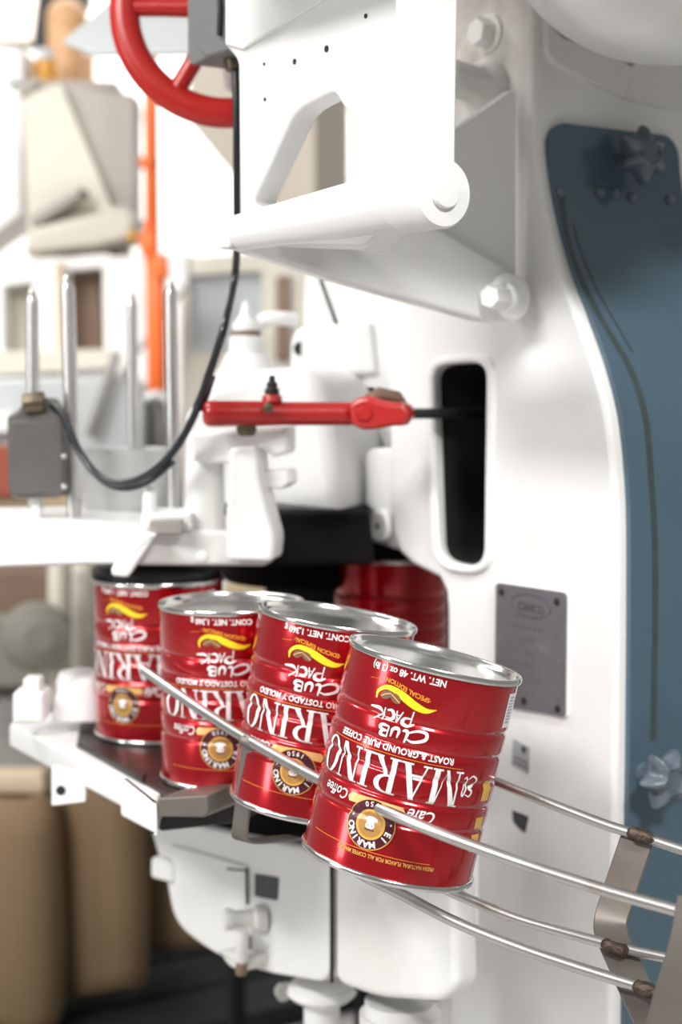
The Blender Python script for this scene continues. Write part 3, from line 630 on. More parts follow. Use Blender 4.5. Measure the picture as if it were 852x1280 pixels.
mb = MB(); mb.lathe([(.040, 0), (.040, -.03), (.032, -.036), (.032, -.5)], PV(500, 1250, KP+.06), Z, 36); mb.build('pump_column', 'white_paint', pb)
mb = MB(); mb.lathe([(.046, .002), (.046, -.010), (.036, -.014)], PV(500, 1268, KP+.06), Z, 36); mb.build('pump_flange', 'white_paint_old', pb)
pp = thing('drain_pipe', 'white vertical drain pipe with bolted flange ring under the gear housing', 'pipe', M(-1.5, 1.05, -CZ+.2))
q = PV(402, 1232, KG+.06)
mb = MB(); mb.lathe([(.030, .005), (.040, 0), (.042, -.008), (.036, -.014), (.022, -.022)], q, Z, 32); mb.build('flange_ring', 'white_paint', pp)
mb = MB(); mb.lathe([(.022, 0), (.021, -.6)], q-Z*.01, Z, 28); mb.build('pipe_body', 'white_paint', pp)
mb = MB(); mb.hexbolt(PV(356, 1240, KG+.05), -U*.9-V*.1, .009, .012); mb.build('hex_bolt', 'white_paint_old', pp)

# ------------------------------------------------------------------ can chute
ch = thing('can_chute', 'stainless rail chute carrying the tilted cans down past the blue cover', 'chute', PY(640, 1280, 1.35))
CH = Vector((.88, -.46, -.15)).normalized()
def rail(pts, r, name='rail'):
    mb = MB(); mb.tube(catmull([PY(*p) for p in pts], 8), r, 14); return mb.build(name, 'steel_rail', ch)
rail([(180, 838, 1.665), (246, 884, 1.60), (312, 926, 1.515), (400, 975, 1.42), (500, 1022, 1.322), (620, 1068, 1.272), (740, 1108, 1.24), (852, 1140, 1.213), (900, 1154, 1.20)], .0052)
rail([(520, 935, 1.51), (560, 951, 1.485), (620, 977, 1.458), (740, 1025, 1.42), (800, 1045, 1.402), (900, 1078, 1.37)], .0048)
rail([(400, 1062, 1.44), (450, 1092, 1.41), (500, 1117, 1.392), (570, 1153, 1.368), (650, 1185, 1.343), (730, 1212, 1.32), (808, 1236, 1.299)], .0050)
rail([(500, 1086, 1.45), (540, 1104, 1.43), (580, 1122, 1.41), (640, 1146, 1.392), (700, 1164, 1.375), (770, 1183, 1.357), (832, 1197, 1.342)], .0048)
def strap(pts, wd, wdt, t, name='strap', n=6):
    mb = MB(); mb.strap(catmull(pts, n), wd, wdt, t); return mb.build(name, 'steel_strap', ch)
strap([PY(797, 1046, 1.408), PY(786, 1078, 1.405), PY(772, 1120, 1.402), PY(763, 1150, 1.397), PY(764, 1168, 1.385), PY(774, 1192, 1.362), PY(800, 1248, 1.312), PY(828, 1305, 1.27)], CH, .030, .003)
strap([PY(872, 1125, 1.205), PY(862, 1180, 1.20), PY(846, 1235, 1.20), PY(828, 1300, 1.205)], CH, .032, .004)
strap([PY(312, 930, 1.521), PY(309, 960, 1.521), PY(304, 1005, 1.522), PY(300, 1040, 1.524), PY(303, 1049, 1.533), PY(318, 1051, 1.555), PY(345, 1049, 1.60), PY(368, 1047, 1.63)], Vector((.75, -.6, 0)), .020, .0035)
for x, y, d in ((800, 1043, 1.398), (768, 1183, 1.353), (808, 1236, 1.296), (313, 927, 1.513)):
    mb = MB(); c = PY(x, y, d); rr = [.003]+[random.uniform(.0050, .0068) for k in range(7)]+[.003]
    mb.tube([c+CH*(.024*(k/8-.5))-Z*.001 for k in range(9)], rr, 10)
    mb.build('weld_bead', 'weld' if x > 400 else 'steel_strap', ch)

# ------------------------------------------------------------------ coffee cans
RC = .0775; HC = .191
BEADS = [.262, .372, .492, .608, .722]
def rad(z):
    f = 1-z/HC; r = RC
    for b in BEADS:
        x = (f-b)*HC
        if abs(x) < .0042: r -= .0019*(.5+.5*math.cos(math.pi*x/.0042))
    return r
def wrap(s_img, z, off):
    r = rad(z)+off; ph = s_img/RC; return Vector((r*math.sin(ph), -r*math.cos(ph), z))
class Print:
    """flat 2D shapes in upright label coordinates (s right, t up), mapped upside down on to the can wall"""
    def __init__(s, off): s.bm = bmesh.new(); s.off = off
    def poly(s, pts):
        try: s.bm.faces.new([s.bm.verts.new((p[0], p[1], 0)) for p in pts])
        except ValueError: pass
    def ring(s, cx, cy, rx, ry, ix, iy, n=36, a0=0, a1=2*math.pi):
        for i in range(n):
            t0 = a0+(a1-a0)*i/n; t1 = a0+(a1-a0)*(i+1)/n
            o = lambda t, a, b: (cx+a*math.cos(t), cy+b*math.sin(t))
            if ix <= 0: s.poly([(cx, cy), o(t0, rx, ry), o(t1, rx, ry)])
            else: s.poly([o(t0, ix, iy), o(t0, rx, ry), o(t1, rx, ry), o(t1, ix, iy)])
    def stroke(s, pts, w, smooth=True):
        P = catmull([Vector((p[0], p[1], 0)) for p in pts], 5) if smooth and len(pts) > 2 else [Vector((p[0], p[1], 0)) for p in pts]
        N = len(P); Lf = []; Rt = []
        for i in range(N):
            t = P[min(i+1, N-1)]-P[max(0, i-1)]; t.normalize(); nrm = Vector((-t.y, t.x, 0)); k = w if not isinstance(w, tuple) else w[0]+(w[1]-w[0])*math.sin(math.pi*min(1, i/(N-1)*1.0))
            Lf.append(P[i]+nrm*k/2); Rt.append(P[i]-nrm*k/2)
        for i in range(N-1): s.poly([Rt[i], Rt[i+1], Lf[i+1], Lf[i]])
    def text(s, body, size, cx, cy, bold=0., sx=1., shear=0., arc=None, spacing=1.):
        vs, fs = text_tris(body, size, bold, 'CENTER', shear, spacing)
        def mp(v):
            x = cx+v.x*sx; y = cy+v.y
            if arc: y += arc(v.x*sx)
            return (x, y, 0)
        V3 = [s.bm.verts.new(mp(v)) for v in vs]
        for f in fs:
            try: s.bm.faces.new([V3[i] for i in f])
            except ValueError: pass
    def glyph_ring(s, body, size, cx, cy, r, mid, step, bold=0., flip=False):
        n = len(body)
        for i, c in enumerate(body):
            if c == ' ': continue
            a = mid - (i-(n-1)/2)*step if not flip else mid+(i-(n-1)/2)*step
            vs, fs = text_tris(c, size, bold); ca = math.cos(a); sa = math.sin(a)
            ex = (sa, -ca) if not flip else (-sa, ca); ey = (ca, sa) if not flip else (-ca, -sa)
            V3 = [s.bm.verts.new((cx+r*ca+ex[0]*v.x+ey[0]*v.y, cy+r*sa+ex[1]*v.x+ey[1]*v.y, 0)) for v in vs]
            for f in fs:
                try: s.bm.faces.new([V3[i] for i in f])
                except ValueError: pass
    def mesh(s, name, mat_, grid=True):
        bm = s.bm
        bmesh.ops.triangulate(bm, faces=bm.faces)
        if grid and bm.verts:
            xs = [v.co.x for v in bm.verts]; ys = [v.co.y for v in bm.verts]
            x = math.floor(min(xs)/.005)*.005
            while x < max(xs):
                bmesh.ops.bisect_plane(bm, geom=bm.verts[:]+bm.edges[:]+bm.faces[:], plane_co=(x, 0, 0), plane_no=(1, 0, 0)); x += .005
            for bd in BEADS:
                for dt in (-.0042, -.0021, 0, .0021, .0042):
                    y = bd*HC+dt
                    if min(ys) < y < max(ys): bmesh.ops.bisect_plane(bm, geom=bm.verts[:]+bm.edges[:]+bm.faces[:], plane_co=(0, y, 0), plane_no=(0, 1, 0))
        for v in bm.verts: v.co = wrap(-v.co.x, HC-v.co.y, s.off)
        for f in bm.faces:
            c = f.calc_center_median(); f.normal_update()
            if f.normal.x*c.x+f.normal.y*c.y < 0: f.normal_flip()
            f.smooth = True
        me = bpy.data.meshes.new(name); bm.to_mesh(me); bm.free(); me.materials.append(MT[mat_]); return me

def serif_word(p, x0, y0, H):
    """MARINO in a high-contrast serif, unit letters scaled by H; angular spacing as on the tin"""
    def put(polys, x, wd):
        for q in polys: p.poly([(x+a*wd, y0+b*H) for a, b in q])
    R_ = lambda a, b, c, d: [(a, b), (c, b), (c, d), (a, d)]
    Mm = [R_(.0, 0, .26, .05), R_(.10, 0, .16, 1), R_(.0, .95, .22, 1), [(.10, 1), (.30, 1), (.60, .0), (.50, .0)], [(.54, 0), (.58, .14), (.84, 1), (.78, 1)], R_(.78, 0, .95, 1), R_(.70, 0, 1.02, .05), R_(.78, .95, 1.02, 1)]
    Aa = [[(.40, 1), (.58, 1), (.95, 0), (.74, 0)], [(.46, 1), (.52, 1), (.18, 0), (.12, 0)], R_(.26, .30, .74, .37), R_(.0, 0, .30, .05), R_(.64, 0, 1.04, .05)]
    Rr = [R_(.12, 0, .32, 1), R_(.0, 0, .42, .05), R_(.0, .95, .4, 1), [(.38, .5), (.52, .5), (.96, 0), (.72, 0)], R_(.66, 0, 1.06, .05)]
    Ii = [R_(.28, 0, .72, 1), R_(.0, 0, 1, .05), R_(.0, .95, 1, 1)]
    Nn = [R_(.10, 0, .17, 1), R_(.0, 0, .28, .05), R_(.0, .95, .2, 1), [(.08, 1), (.30, 1), (.90, 0), (.72, 0)], R_(.83, 0, .90, 1), R_(.72, .95, 1.02, 1)]
    x = x0
    for nm, wd in (('M', .0285), ('A', .0255), ('R', .0235), ('I', .0105), ('N', .0245), ('O', .0235)):
        if nm == 'M': put(Mm, x, wd)
        if nm == 'A': put(Aa, x, wd)
        if nm == 'R':
            put(Rr, x, wd); p.ring(x+.36*wd, y0+.74*H, .50*wd, .26*H, .30*wd, .205*H, 16, -math.pi/2, math.pi/2)
            put([R_(.3, .95, .38, 1), R_(.3, .48, .38, .535)], x, wd)
        if nm == 'I': put(Ii, x, wd)
        if nm == 'N': put(Nn, x, wd)
        if nm == 'O': p.ring(x+.5*wd, y0+.5*H, .5*wd, .52*H, .30*wd, .47*H, 36)
        x += wd+.0016
    return x
def can_prints(lang):
    eng = lang == 'en'; out = []
    o1, o2, o3, o4 = .00025, .00045, .00065, .00085
    p = Print(o2)      # white print
    xe = serif_word(p, -.070, .0830, .0315)
    out.append((p, 'brand_lettering', 'print_white'))
    p = Print(o1)      # dark drop shadow of the big word
    serif_word(p, -.0708, .0820, .0330); out.append((p, 'brand_lettering_shadow', 'print_darkred'))
    p = Print(o2)
    p.text('NET. WT. 48 oz (3 lb)' if eng else 'CONT. NET. 1,360 g', .0082, 0, .0082, .0002, .92); out.append((p, 'weight_lettering', 'print_white'))
    p = Print(o2)
    p.text('ROAST & GROUND PURE COFFEE' if eng else 'CAFE PURO TOSTADO Y MOLIDO', .0076, -.002, .0730, .00022, .93, spacing=1.05); out.append((p, 'description_lettering', 'print_white'))
    p = Print(o2); p.text('\u00b7SPECIAL EDITION\u00b7' if eng else '\u00b7EDICION ESPECIAL\u00b7', .0056, -.003, .0228, .00015, .95, arc=lambda x: -.16*x-.0022*math.exp(-((x-.012)/.012)**2))
    p.stroke([(.0225, .0212), (.034, .0225)], .0003, False); out.append((p, 'edition_lettering', 'print_orange'))
    # yellow swoosh arching over two beans
    p = Print(o2)
    cl = [(.0230, .0378, .0012), (.0225, .0312, .0030), (.0151, .0262, .0040), (.0054, .0272, .0055), (-.0025, .0304, .0070), (-.0130, .0350, .0066), (-.0229, .0370, .0045), (-.0315, .0345, .0004)]
    Pc = catmull([Vector(c) for c in cl], 6); A_ = []; B_ = []
    for i_ in range(len(Pc)):
        t = Pc[min(i_+1, len(Pc)-1)]-Pc[max(0, i_-1)]; nrm = Vector((-t.y, t.x, 0)).normalized(); hw_ = max(.0002, Pc[i_].z/2); c0 = Vector((Pc[i_].x, Pc[i_].y, 0)); A_.append(c0+nrm*hw_); B_.append(c0-nrm*hw_)
    for i_ in range(len(A_)-1): p.poly([A_[i_], A_[i_+1], B_[i_+1], B_[i_]])
    out.append((p, 'swoosh', 'print_yellow'))
    bean = ((.0140, .0325, .45), (.0050, .0335, -.55))
    p = Print(o3)
    for cx, cy, a in bean:
        n = 20; p.poly([(cx+.0056*math.cos(t)*math.cos(a)-.0037*math.sin(t)*math.sin(a), cy+.0056*math.cos(t)*math.sin(a)+.0037*math.sin(t)*math.cos(a)) for t in [2*math.pi*i/n for i in range(n)]])
    out.append((p, 'coffee_beans', 'print_brown'))
    p = Print(o4)
    for cx, cy, a in bean:
        p.stroke([(cx-.005*math.cos(a), cy-.005*math.sin(a)), (cx+.0006, cy-.0004), (cx+.005*math.cos(a), cy+.005*math.sin(a))], .0007)
    out.append((p, 'bean_creases', 'print_tan'))
    # brush lettering CLUB PACK
    p = Print(o2); wd = (.0012, .0030); clb = [1]
    def st(*pts, w=wd): p.stroke([(-.0015+(a+.0015)*1.05, .0555+(b-.0125)*1.02) if clb[0] else (-.004+a*.95, .0412+b*1.0) for a, b in pts], w)
    st((-.012, .0215), (-.0175, .0225), (-.0265, .0185), (-.0265, .0130), (-.0195, .0125), (-.0120, .0160))           # C
    st((-.0102, .0250), (-.0116, .0165), (-.0098, .0146), (-.0072, .0156))                                         # L
    st((-.0036, .0225), (-.0044, .0165), (-.0022, .0146), (.0010, .0165), (.0018, .0228)); st((.0018, .0228), (.0020, .0158))   # U
    st((.0052, .0240), (.0046, .0150)); st((.0046, .0238), (.0105, .0232), (.0098, .0198), (.0058, .0190)); st((.0058, .0190), (.0122, .0178), (.0105, .0148), (.0046, .0150))   # B
    clb[0] = 0
    st((-.0085, .0118), (-.0098, -.0010)); st((-.0125, .0100), (-.006, .0125), (-.0010, .0105), (-.0030, .0066), (-.0088, .0056))    # P
    st((-.0005, .0016), (.0042, .0118)); st((.0042, .0118), (.0052, .0020)); st((.0006, .0052), (.0062, .0056), w=(.0008, .0016))   # A
    st((.0148, .0110), (.0098, .0108), (.0076, .0066), (.0100, .0030), (.0146, .0036))                               # C
    st((.0178, .0130), (.0168, .0022)); st((.0262, .0140), (.0176, .0072)); st((.0184, .0074), (.0225, .0040), (.0320, .0042))     # K
    out.append((p, 'club_lettering', 'print_white'))
    # thin gold rules
    for t0, s0, s1 in ((.0806, -.068, .066), (.1665, -.058, .062)):
        p = Print(o1); p.poly([(s0, t0), (s1, t0), (s1, t0+.0005), (s0, t0+.0005)]); out.append((p, 'gold_rule', 'print_orange'))
    # script words either side of the emblem, and El
    p = Print(o2)
    p.text('Caf\u00e9', .0150, -.041, .1215, .0002, .9, .35); out.append((p, 'script_lettering', 'print_white')); p = Print(o2); p.text('Coffee', .0135, .0430, .1220, .0001, .82, .3); out.append((p, 'script_lettering', 'print_white'))
    p = Print(o2)
    up = lambda L: [(a, b+.004) for a, b in L]
    p.stroke(up([(-.0765, .0985), (-.0815, .1000), (-.0835, .0955), (-.0790, .0925), (-.0840, .0905), (-.0865, .0850), (-.0815, .0820), (-.0770, .0850)]), (.0008, .0024)); p.stroke(up([(-.0755, .0860), (-.0725, .0960), (-.0738, .1000), (-.0762, .0930), (-.0748, .0835), (-.0720, .0850)]), (.0007, .0018)); out.append((p, 'article_lettering', 'print_white'))
    if eng:
        p = Print(o2); p.text('FRESH NATURAL FLAVOR FOR ALL COFFEE MAKERS', .0048, -.018, .1690, .0001, .80); out.append((p, 'flavor_lettering', 'print_gold'))
    # side panel: bar code patch and gold fields
    p = Print(o1); p.poly([(-.125, .012), (-.108, .012), (-.108, .043), (-.125, .043)]); out.append((p, 'barcode_patch', 'print_white'))
    p = Print(o2)
    for i in range(9): p.poly([(-.123, .015+i*.0028), (-.111, .015+i*.0028), (-.111, .0163+i*.0028), (-.123, .0163+i*.0028)])
    out.append((p, 'barcode_bars', 'print_blue'))
    p = Print(o1)
    for a, b in ((.090, .109), (.124, .134), (.140, .155)): p.poly([(-.116, a), (-.101, a), (-.101, b), (-.116, b)])
    out.append((p, 'gold_field', 'print_gold'))
    return out
def emblem(eng):
    cx, cy, r = .001, .1440, .0220
    L = []
    p = Print(.0005); p.ring(cx, cy, r, r, 0, 0, 40); L.append((p, 'emblem_disc', 'print_maroon'))
    q = []
    p = Print(.0007); p.ring(cx, cy, r, r, r*.965, r*.965, 48); p.ring(cx, cy, r*.60, r*.60, 0, 0, 36); q.append((p, 'emblem_gold', 'print_gold'))
    p = Print(.0009); p.ring(cx, cy, r*.50, r*.50, 0, 0, 32); q.append((p, 'emblem_centre', 'print_bronze'))
    p = Print(.0011); p.ring(cx, cy+.001, .0042, .0030, 0, 0, 16); p.ring(cx, cy-.0035, .0058, .0034, 0, 0, 16, math.pi, 2*math.pi); p.poly([(cx-.0035, cy-.004), (cx+.0035, cy-.004), (cx+.003, cy+.003), (cx-.003, cy+.003)]); q.append((p, 'emblem_figure', 'print_white'))
    p = Print(.0013); p.poly([(cx-.0048, cy+.0035), (cx+.0048, cy+.0035), (cx+.0036, cy+.0052), (cx-.0036, cy+.0052)]); p.ring(cx-.0018, cy+.0008, .0006, .0006, 0, 0, 8); p.ring(cx+.0018, cy+.0008, .0006, .0006, 0, 0, 8); q.append((p, 'emblem_cap', 'print_brown'))
    p = Print(.0009); p.glyph_ring('El MARINO', .0078, cx, cy, r*.67, math.pi/2, .33, .0003); p.glyph_ring('1950', .0062, cx, cy, r*.90, -math.pi/2, .26, .0001, flip=True)
    for a in (math.pi, 0): p.ring(cx+r*.8*math.cos(a), cy-.004, .0008, .0008, 0, 0, 8)
    q.append((p, 'emblem_lettering', 'print_white'))
    p = Print(.0003)
    for sgn in (-1, 1): p.poly([(cx, cy-r*1.02), (cx+sgn*.024, cy-r*.98), (cx+sgn*.027, cy-r*.80), (cx+sgn*.025, cy-r*.62), (cx, cy-r*.68)])
    L.append((p, 'emblem_banner', 'print_tan'))
    return L, q
def can_shell():
    out = {}
    mb = MB(); N = 72
    prof = [(RC-.0005, .004)]
    z = .006
    zs = [.005+.18*i/6 for i in range(7)]
    zz = {.005, HC-.005}
    for b in BEADS:
        for k in range(-4, 5): zz.add(round(HC*(1-b)+.0042*k/4, 6))
    prof = [(rad(q), q) for q in sorted(zz)]
    last = None
    for (r, h) in prof:
        l = mb.loop([Vector((r*math.sin(2*math.pi*k/N), -r*math.cos(2*math.pi*k/N), h)) for k in range(N)])
        if last: mb.bridge(last, l)
        last = l
    out['can_wall'] = (mb.mesh('can_wall', 60), 'can_red')
    mb = MB(); R1 = RC+.0022
    mb.lathe([(RC-.0004, HC-.0055), (R1-.0006, HC-.0052), (R1, HC-.0040), (R1, HC-.0012), (R1-.0008, HC), (R1-.0022, HC-.0002), (R1-.0032, HC-.0015), (R1-.0040, HC-.0060), (R1-.0060, HC-.0072), (R1-.0120, HC-.0072), (R1-.0140, HC-.0062), (R1-.0165, HC-.0062), (R1-.0185, HC-.0076), (R1-.026, HC-.0078), (R1-.028, HC-.0068), (R1-.031, HC-.0068), (R1-.033, HC-.0080), (R1-.046, HC-.0080), (R1-.048, HC-.0070), (R1-.051, HC-.0070), (R1-.053, HC-.0082), (.0005, HC-.0082)], (0, 0, 0), Z, N)
    out['top_seam'] = (mb.mesh('top_seam', 50), 'tin')
    mb = MB()
    mb.lathe([(.0005, .004), (R1-.008, .004), (R1-.004, .001), (R1-.0012, 0), (R1-.0002, .0008), (R1, .0022), (R1, .0038), (R1-.0008, .0052), (RC-.0004, .0056)], (0, 0, 0), Z, N)
    out['bottom_seam'] = (mb.mesh('bottom_seam', 50), 'tin')
    return out
SHELL = can_shell(); PR = {}
for lang in ('en', 'es'):
    L, q = emblem(lang == 'en')
    PR[lang] = ([(p.mesh(n, m), n) for p, n, m in can_prints(lang)], [(p.mesh(n, m), n) for p, n, m in L], [(p.mesh(n, m), n) for p, n, m in q])
def coffee_can(label, mid, tilt_axis_top, yaw, lang, full=True, group='red coffee cans'):
    """mid: axis centre; tilt_axis_top: axis direction; yaw: label centre angle towards image right"""
    o = thing('coffee_can', label, 'can', (0, 0, 0), group)
    zax = Vector(tilt_axis_top).normalized()
    view = Vector((mid.x, mid.y, 0)).normalized()
    f = -view; f = (f-zax*f.dot(zax)).normalized()      # local -y faces the camera
    yv = -f; xv = yv.cross(zax).normalized()
    Rm = Matrix((xv, yv, zax)).transposed().to_4x4()
    o.matrix_basis = Matrix.Translation(Vector(mid)-zax*HC/2) @ Rm @ Matrix.Rotation(math.radians(yaw), 4, 'Z')
    for n, (me, m) in SHELL.items():
        if not me.materials: me.materials.append(MT[m])
        c = bpy.data.objects.new(n, me); C.objects.link(c); c.parent = o
    if full:
        for me, n in PR[lang][0]:
            c = bpy.data.objects.new(n, me); C.objects.link(c); c.parent = o
        em = None
        for me, n in PR[lang][1]:
            c = bpy.data.objects.new(n, me); C.objects.link(c); c.parent = o
            if n == 'emblem_disc': em = c
        for me, n in PR[lang][2]:
            c = bpy.data.objects.new(n, me); C.objects.link(c); c.parent = em
    return o
coffee_can('red coffee can nearest the camera, tilted on the rails, net weight in ounces', Vector((.063, 1.414, CZ-.347)), (math.sin(math.radians(13.2)), .03, math.cos(math.radians(13.2))), -18, 'en')
coffee_can('slightly tilted red coffee can just behind the most tilted one', Vector((-.018, 1.560, CZ-.333)), (math.sin(math.radians(8.8)), .02, math.cos(math.radians(8.8))), -15, 'es')
coffee_can('upright red coffee can whose round emblem shows just beside the rail end', Vector((-.1175, 1.713, CZ+ZT+HC/2+.001)), (0, 0, 1), -9, 'es')
coffee_can('farthest upright red coffee can in the row, directly under the black ring', Vector((-.2215, 1.925, CZ+ZT+HC/2+.001)), (0, 0, 1), -33, 'es')
coffee_can('dark shaded red can standing inside the machine behind the row', Vector((.068, 2.16, CZ+ZT+HC/2+.001)), (0, 0, 1), -60, 'es', full=False)

# ------------------------------------------------------------------ background of the hall
# kraft sacks on a dark pallet
def sack(px, d, wd, ht, z0, label, pale=False):
    base = Vector(((px-426)/FPX*d, d, z0)); o = thing('coffee_sack', label, 'sack', base, 'brown paper sacks on the dark pallet')
    mb = MB(); N = 28; last = None; rows_ = [(0, .80), (.02, .95), (.10, 1.0), (.35, 1.03), (.6, 1.0), (.85, .97), (.95, .90), (1.0, .72)]
    for i, (h, k) in enumerate(rows_):
        l = mb.loop([base+Vector((wd/2*k*(abs(math.cos(t))**.75*math.copysign(1, math.cos(t))), wd*.42*k*(abs(math.sin(t))**.75*math.copysign(1, math.sin(t))), ht*h+.008*math.sin(3*t+px))) for t in [2*math.pi*j/N for j in range(N)]])
        if last: mb.bridge(last, l)
        else: mb.cap([l])
        last = l
    mb.cap([last]); mb.build('paper_bag', 'kraft', o, 50)
    mb = MB(); mb.slab([base+Vector((wd*a, wd*b, ht)) for a, b in ((-.34, -.16), (.34, -.16), (.36, .16), (-.36, .16))], Z*.05, .015); mb.build('folded_top', 'sack_pale' if pale else 'kraft', o)
    return o
PZ0 = .17
sack(8, 3.30, .205, .50, PZ0-.10, 'brown paper sack with a pale folded top at the end nearest the open floor', True)
sack(118, 3.42, .205, .52, PZ0-.06, 'brown paper sack standing between two sacks, below the table lug')
sack(226, 3.58, .200, .50, PZ0-.02, 'brown paper sack nearest the white gear housing')
pal = thing('pallet', 'dark grey pallet beam under the brown paper sacks', 'pallet', (-.5, 3.5, 0))
a = Vector((-.95, 3.28, 0)); b = Vector((.25, 3.98, 0)); dv = (b-a).normalized(); nv = Vector((-dv.y, dv.x, 0))
for k, off in enumerate((-.18, .02, .22)):
    mb = MB(); c = (a+b)/2+nv*(off-.02); mb.box(c+Z*(.035+.0), dv*.85, nv*.09, Z*.02, .004); mb.build('deck_board', 'pallet_dark', pal)
mb = MB(); mb.box((a+b)/2-nv*.24+Z*.008, dv*.85, nv*.03, Z*.008, .003); mb.build('bottom_runner', 'pallet_dark', pal)
mb = MB(); mb.box(Vector((-.2, 2.72, .004)), Vector((1.0, 0, 0)), Vector((0, .50, 0)), Z*.004, .001); tag(mb.build('rubber_mat', 'pallet_dark'), 'black rubber mat on the floor in front of the pallet', 'mat')

# hopper
def hexa(name, m, parent, top, bot):
    mb = MB(); a = mb.loop(top); b = mb.loop(bot); mb.bridge(a, b); mb.cap([a]); mb.cap([b]); return mb.build(name, m, parent, 20)
hp_ = thing('feed_hopper', 'cream and grey sheet metal feed hopper beside the orange pipe', 'hopper', PY(100, 320, 4.3))
D = 4.2
mb = MB(); mb.slab([PY(x, y, D) for x, y in ((28, 118), (76, 104), (142, 262), (34, 288))], (0, .02, 0), .004); mb.build('cream_front_panel', 'hopper_cream', hp_)
mb = MB(); mb.slab([PY(72, 105, D+.03), PY(168, 118, D+.03), PY(168, 275, D+.03), PY(136, 266, D+.03)], Vector((0, .15, 0)), .004); mb.build('grey_side_panel', 'hopper_grey', hp_)
mb = MB(); mb.slab([PY(x, y, D-.03) for x, y in ((36, 270), (112, 238), (116, 248), (40, 285))], (.02, .05, 0), .005); mb.build('panel_ledge', 'hopper_grey', hp_)
mb = MB(); mb.slab([PY(x, y, D-.05) for x, y in ((32, 286), (150, 256), (172, 270), (165, 300), (120, 312), (30, 318))], (0, .2, 0), .02); mb.build('hopper_base', 'hopper_cream', hp_)
mb = MB(); mb.cyl(PY(50, 100, D), PY(24, 118, D), .012); mb.build('hinge_bar', 'hopper_grey', hp_)
mb = MB(); mb.ball(PY(166, 296, D-.05), .016, (0, 1, 0), 14); mb.build('amber_knob', 'amber', hp_)
for x, y in ((80, 330), (150, 330)):
    mb = MB(); mb.cyl(PY(x, 310, D+.15), Vector((PY(x, y, D+.15).x, D+.15, 0)), .03); mb.build('support_leg', 'hopper_cream', hp_)
# orange pipe
op_ = thing('orange_pipe', 'vertical orange pipe with a thick lower sleeve', 'pipe', PY(195, 480, 3.8))
D = 3.8
mb = MB(); mb.cyl(PY(187, -60, D), PY(190, 330, D), .0165); mb.build('upper_pipe', 'orange_pipe', op_)
mb = MB(); mb.cyl(PY(194, 318, D), PY(196, 490, D), .0225); mb.build('lower_sleeve', 'orange_pipe', op_)
mb = MB(); mb.cyl(PY(186, 290, D-.01), PY(187, 318, D-.01), .022); mb.build('coupling', 'orange_pipe', op_)
mb = MB(); mb.cyl(PY(186, 196, D), PY(187, 210, D), .022); mb.build('coupling', 'orange_pipe', op_)
mb = MB(); mb.cyl(PY(199, 318, D-.02), PY(202, 348, D-.02), .018); mb.build('reducer', 'orange_pipe', op_)
mb = MB(); mb.cyl(PY(196, 488, D), Vector((PY(196, 488, D).x, D, 0)), .026); mb.build('grey_stand', 'machine_grey', op_)
mb = MB(); mb.tube(catmull([PY(174, 520, D-.05), PY(178, 502, D-.05), PY(196, 494, D-.05), PY(212, 504, D-.05), PY(214, 530, D-.05)], 5), .012, 12); mb.build('bent_fitting', 'can_metal', op_)
# shelf plate and tall duct sheets behind the wheel
TA = PY(100, 66, 3.05); TN = (PY(330, 70, 3.05)-TA).cross(PY(136, 8, 3.3)-TA).normalized(); TN = TN if TN.z > 0 else -TN
mb = MB(); mb.slab([onplane(x, y, TN, TA.dot(TN)) for x, y in ((80, 56), (138, 6), (330, 6), (330, 70), (118, 72))], TN*.01, .002); tray = tag(mb.build('overhead_tray', 'panel_grey'), 'pale grey sheet metal tray behind the red handwheel', 'tray')
for x, y, zz in ((150, 20, .69), (300, 20, .69)):
    q = PZ(x, y, zz); mb = MB(); mb.cyl(q, q+Z*2.2, .004, n=8); mb.build('hanger_rod', 'rod_steel', tray)
mb = MB(); mb.slab([PY(x, y, 4.8) for x, y in ((236, 70), (420, 70), (420, 340), (300, 222), (232, 150))], (.1, .25, 0), .01); duct = tag(mb.build('slanted_duct', 'wall_beige'), 'beige slanted duct sheet behind the black cable', 'duct')
q = PY(390, 300, 4.95); mb = MB(); mb.cyl(Vector((q.x, q.y, 0)), q, .03); mb.build('duct_leg', 'machine_grey', duct)
q = PY(56, 108.5, 4.7); sh = thing('back_shelf', 'steel shelf behind the hopper carrying the canister and jar', 'shelf', (q.x, 4.9, 0))
mb = MB(); mb.slab([Vector((q.x-.08, 4.6, q.z)), Vector((q.x+.22, 4.6, q.z)), Vector((q.x+.22, 5.2, q.z)), Vector((q.x-.08, 5.2, q.z))], -Z*.02, .002); mb.build('shelf_board', 'hopper_grey', sh)
for a in (0, .18):
    mb = MB(); mb.cyl(Vector((q.x+a, 4.95, 0)), Vector((q.x+a, 4.95, q.z-.019)), .02); mb.build('shelf_leg', 'machine_grey', sh)
mb = MB(); mb.slab([PY(x, y, 4.6) for x, y in ((-60, 45), (28, 60), (28, 268), (-60, 330))], (.0, .3, 0), .01); tag(mb.build('white_cabinet', 'wall_white'), 'blank white cabinet side next to the cream hopper', 'cabinet')
mb = MB(); mb.slab([PY(x, y, 6.5) for x, y in ((-60, -60), (48, -60), (42, 52), (-60, 48))], (.0, .2, 0), .01); tag(mb.build('beige_wall_panel', 'wall_beige'), 'beige panel high on the wall behind the white cabinet', 'panel')
mb = MB(); q = PY(82, 30, 4.9); mb.cyl(Vector((q.x, 4.9, PY(56, 108.5, 4.7).z)), q, .055); mb.ball(PY(84, 24, 4.9), .062, (0, 1, 0), 20); tag(mb.build('tan_canister', 'wood_tan'), 'tan round-topped canister behind the hopper', 'canister')
